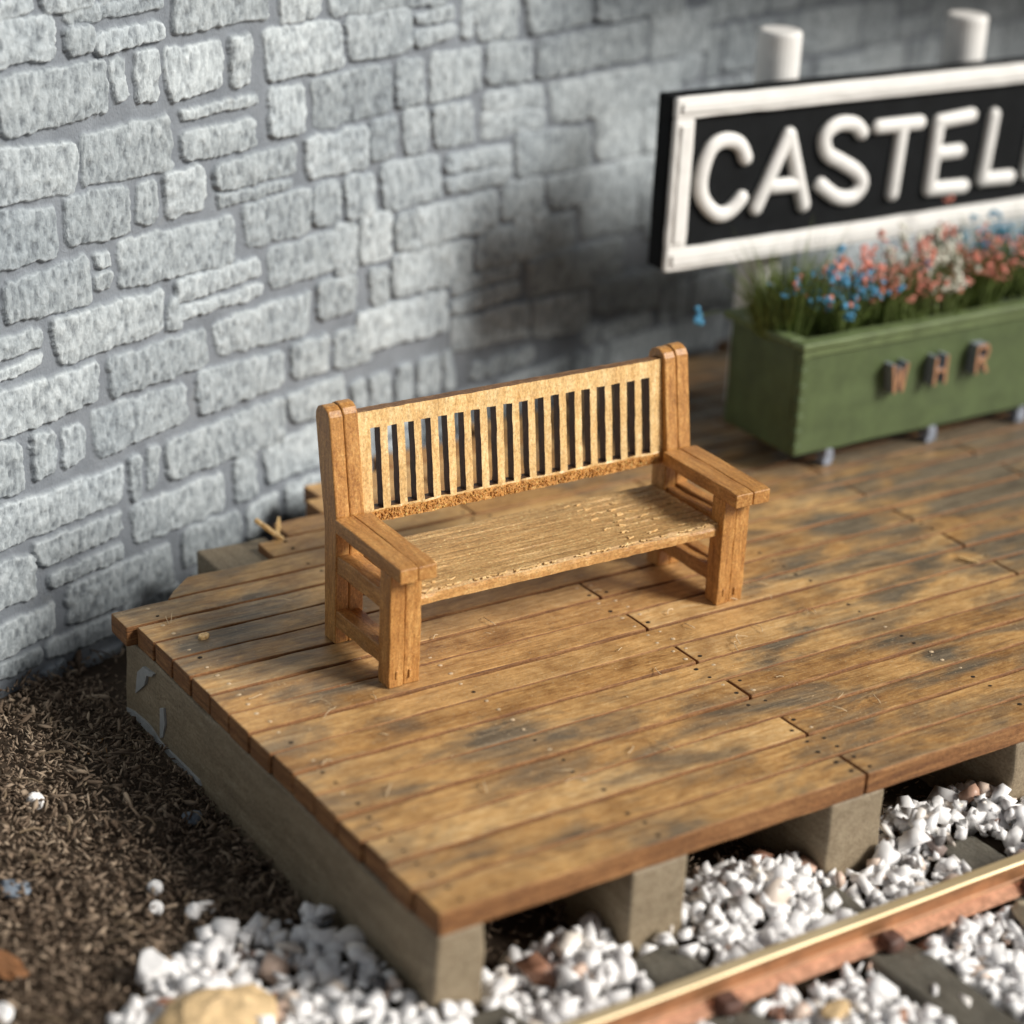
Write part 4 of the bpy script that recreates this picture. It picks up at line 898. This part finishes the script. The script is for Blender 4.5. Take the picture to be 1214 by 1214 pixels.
# ---------------------------------------------------------------- soil of bark crumbs
N = 36000; g = np.random.default_rng(11); px = g.uniform(-2.3, .0, N); py = g.uniform(-.9, 3.2, N)
ok = (py < wall_y(px) - .02) & (np.isnan(ballast_top(px, py)) | (g.random(N) < .06))
px, py = px[ok], py[ok]
# patch between joists and under the back
N2 = 9000; qx = g.uniform(0, 3.2, N2); qy = g.uniform(.0, 3.5, N2); ok = (qy < wall_y(qx) - .02) & ~((qx < .2) & (qy < 2.48)); qx, qy = qx[ok], qy[ok]
px = np.concatenate([px, qx]); py = np.concatenate([py, qy])
pz = ground_z(px, py) + g.random(len(px)) * .055 + .03 * fbm(px * 4, py * 4, 15)
def flake(g, N):
    s = np.ones((N, 1, 3)); s[:, 0, 0] = g.uniform(.9, 2.3, N); s[:, 0, 1] = g.uniform(.25, .7, N); s[:, 0, 2] = g.uniform(.2, .5, N); return s
chips = scatter('bark_crumbs', np.stack([px, py, pz], 1), np.clip(g.lognormal(-4.25, .42, len(px)), .005, .036), np.clip(g.random(len(px)) * .8 + (fbm(px * 2.3, py * 2.3, 44) - .35) * .5, 0, 1), M_chip, 12, .8, flake)
tag(chips, 'dark brown bark crumbs covering the ground between the wall and the platform', 'soil', kind='stuff')
# fibres and curls in the soil
def strands(name, n, region, z_of, r_, L_, mat, seed, curl=1.0):
    rs = random.Random(seed); mb = MB()
    for k in range(n):
        x = rs.uniform(*region[0]); y = rs.uniform(*region[1]); zz = z_of(x, y)
        if zz is None: continue
        a_ = rs.uniform(0, 6.28); L = rs.uniform(*L_); c = rs.uniform(-1.6, 1.6) * curl; pts = []; cx, cy, cz = x, y, zz
        for i in range(6):
            pts.append((cx, cy, cz + rs.uniform(0, .3) * L * .2 + math.sin(i / 5 * math.pi) * L * .12)); cx += math.cos(a_) * L / 5; cy += math.sin(a_) * L / 5; a_ += c / 5
        V, F = sweep(pts, rs.uniform(*r_), 5, caps=False); mb.add(V, F)
    return mb.build(name, mat)
M_fib = flatm('pale_fibre', (.20, .145, .09), .8, .4, 10, 0); M_fib2 = flatm('straw_fibre', (.62, .48, .30), .7, .3, 10, 0)
o = strands('bark_fibres', 110, ((-2.0, -.02), (.5, 2.9)), lambda x, y: float(ground_z(x, y)) + .055 if y < wall_y(x) - .05 else None, (.002, .0055), (.04, .14), M_fib, 21); tag(o, 'thin curled brown fibres lying on the bark crumbs', 'soil', kind='stuff')
# wood dust and crumbs on the deck
dz_pts = []; rs = random.Random(31)
for k in range(900):
    x = rs.uniform(.0, 4.2); y = rs.uniform(.02, 2.7)
    if x < .4 and rs.random() < .4: y = rs.uniform(1.7, 2.6)
    dz_pts.append((x, y, .002))
dz_pts = [p for p in dz_pts if not (p[1] > 2.5 and p[0] < 1)]
g = np.random.default_rng(3)
M_dust = flatm('wood_dust', (.62, .47, .29), .8, .3, 30, 0)
dust = scatter('wood_dust', np.array(dz_pts), g.uniform(.0018, .0048, len(dz_pts)), g.random(len(dz_pts)), M_dust, 9, .6, flake); tag(dust, 'pale wood dust scattered over the boards', 'dust', kind='stuff')
o = strands('loose_wood_fibres', 46, ((.05, 2.6), (.4, 2.4)), lambda x, y: .004, (.0012, .002), (.03, .11), M_fib2, 77); tag(o, 'hair thin straw coloured fibres lying on the boards', 'dust', kind='stuff')

def pebble(name, label, cat, x, y, z, s, mat, seed, tone=.1, group=None, stretch=(1, 1, 1), sub=3, amp=.10):
    bm = bmesh.new(); bmesh.ops.create_icosphere(bm, subdivisions=sub, radius=1); bm.verts.index_update()
    V = np.array([v.co[:] for v in bm.verts]); F = [tuple(v.index for v in f.verts) for f in bm.faces]; bm.free()
    g = np.random.default_rng(seed); dirs = g.normal(size=(9, 3)); dirs /= np.linalg.norm(dirs, axis=1)[:, None]; lim = g.uniform(.62, .9, 9)
    for d_, l_ in zip(dirs, lim):          # chop facets off the ball
        k = V @ d_; V = V - np.clip(k - l_, 0, None)[:, None] * d_[None]
    V = V * (1 + amp * (fbm(V[:, 0] * 3 + seed, V[:, 1] * 3 + V[:, 2] * 2.1, seed) - .5)[:, None]) * s * np.array(stretch); V[:, 2] -= V[:, 2].min()
    me = bpy.data.meshes.new(name); me.from_pydata(V.tolist(), [], F); me.materials.append(mat)
    at = me.attributes.new('tone', 'FLOAT', 'POINT'); at.data.foreach_set('value', np.full(len(V), tone, np.float32))
    o = bpy.data.objects.new(name, me); col.objects.link(o); o.location = (x, y, z); o.rotation_euler = (0, 0, seed * 1.3); tag(o, label, cat, group); return o
GP = 'stray stones on the bark crumbs'
M_sand = flatm('yellow_sandstone', (.60, .43, .23), .7, .35, 22, .9); M_rust = flatm('rust_brown_stone', (.30, .10, .05), .8, .3, 30, .8); M_slate = flatm('blue_grey_stone', (.20, .24, .29), .7, .3, 12, .5); M_leaf = flatm('orange_leaf', (.26, .115, .045), .7, .4, 9, .5)
pebble('white_stone', 'lone white stone on the bark crumbs nearest the foot of the wall', 'stone', -.616, 1.97, -.47, .037, M_ballast, 3, .1, GP)
pebble('white_stone', 'upper one of two small white stones stacked close on the bark crumbs', 'stone', -.451, 1.225, -.48, .030, M_ballast, 4, .1, GP)
pebble('white_stone', 'lower one of two small white stones lying close on the bark crumbs', 'stone', -.505, 1.10, -.48, .029, M_ballast, 5, .1, GP)
pebble('white_stone', 'white stone touching a pinkish one, just above the ballast edge', 'stone', -.405, 1.005, -.48, .036, M_ballast, 6, .1, GP)
pebble('white_stone', 'pinkish white stone leaning on a white one, nearest the joist', 'stone', -.345, 1.03, -.48, .033, M_ballast, 7, .84, GP, (1.3, .8, .8))
pebble('white_stone', 'biggest white stone, at the left end of the ballast', 'stone', -.69, .72, -.48, .070, M_ballast, 8, .05, GP)
pebble('white_stone', 'white stone cut by the left edge of the photo near the bottom', 'stone', -1.20, .77, -.48, .04, M_ballast, 9, .05, GP)
pebble('white_stone', 'small white stone between the biggest one and the ballast', 'stone', -.55, .70, -.47, .034, M_ballast, 10, .05, GP)
pebble('sandstone_chunk', 'blurred yellow sandstone chunk at the very bottom of the photo', 'stone', -.645, .34, -.50, .15, M_sand, 12, .5, None, (1.5, .8, .62), 3, .7)
pebble('rust_stone', 'rust brown stone lying on top of white ballast below the deck edge', 'stone', 1.235, -.035, -.385, .034, M_rust, 13, .5)
pebble('blue_grey_stone', 'blue grey pebble at the left edge of the photo', 'stone', -.89, 1.49, -.50, .055, M_slate, 14, .5, None, (1.3, .9, .6))
pebble('blue_grey_stone', 'blue grey pebble in the shade beside the long joist', 'stone', -.12, 1.62, -.49, .045, M_slate, 15, .5, None, (1.2, .9, .6))
pebble('orange_leaf', 'crumpled orange brown leaf scrap at the left edge of the photo', 'leaf', -1.10, 1.02, -.45, .075, M_leaf, 16, .5, None, (1.3, .6, .22), 3, 1.6)
pebble('sandstone_chip', 'tan stone chip between the rail and the bottom edge of the photo', 'stone', 1.16, -.66, -.40, .05, M_sand, 17, .5, None, (1.4, .8, .6))
pebble('sandstone_chip', 'flat pale tan stone at the right edge of the photo beside the rail', 'stone', 2.16, -.62, -.40, .10, flatm('pale_tan_stone', (.55, .48, .34), .7, .2, 12, .4), 18, .5, None, (1.2, .8, .3))
# splinters
def splinter(label, x, y, z, L, r_, rz, tilt, mat):
    mb = MB(); V, F = rbox(-L / 2, L / 2, -r_, r_, -r_ * .6, r_ * .6, r_ * .4, .02, .002, 40, int(L * 99)); V[:, 1] *= (1 - .5 * np.abs(V[:, 0]) / (L / 2)); mb.add(V, F)
    o = mb.build('wood_splinter', mat); o.location = (x, y, z); o.rotation_euler = (0, tilt, rz); tag(o, label, 'splinter'); return o
splinter('pale splinter lying across the boards right of the bench', 3.545, 1.224, .008, .10, .010, R(-65), 0, M_slat)
splinter('flat pale wood chip near the rear left corner of the deck', .19, 2.15, .005, .05, .018, R(20), 0, M_slat)
splinter('straw coloured splinter standing up from the broken board ends by the wall', .87, 2.90, .045, .16, .016, R(155), R(-38), M_slat)
splinter('second straw coloured splinter crossing the first at the broken board ends', .93, 2.93, .03, .12, .012, R(60), R(-30), M_slat)
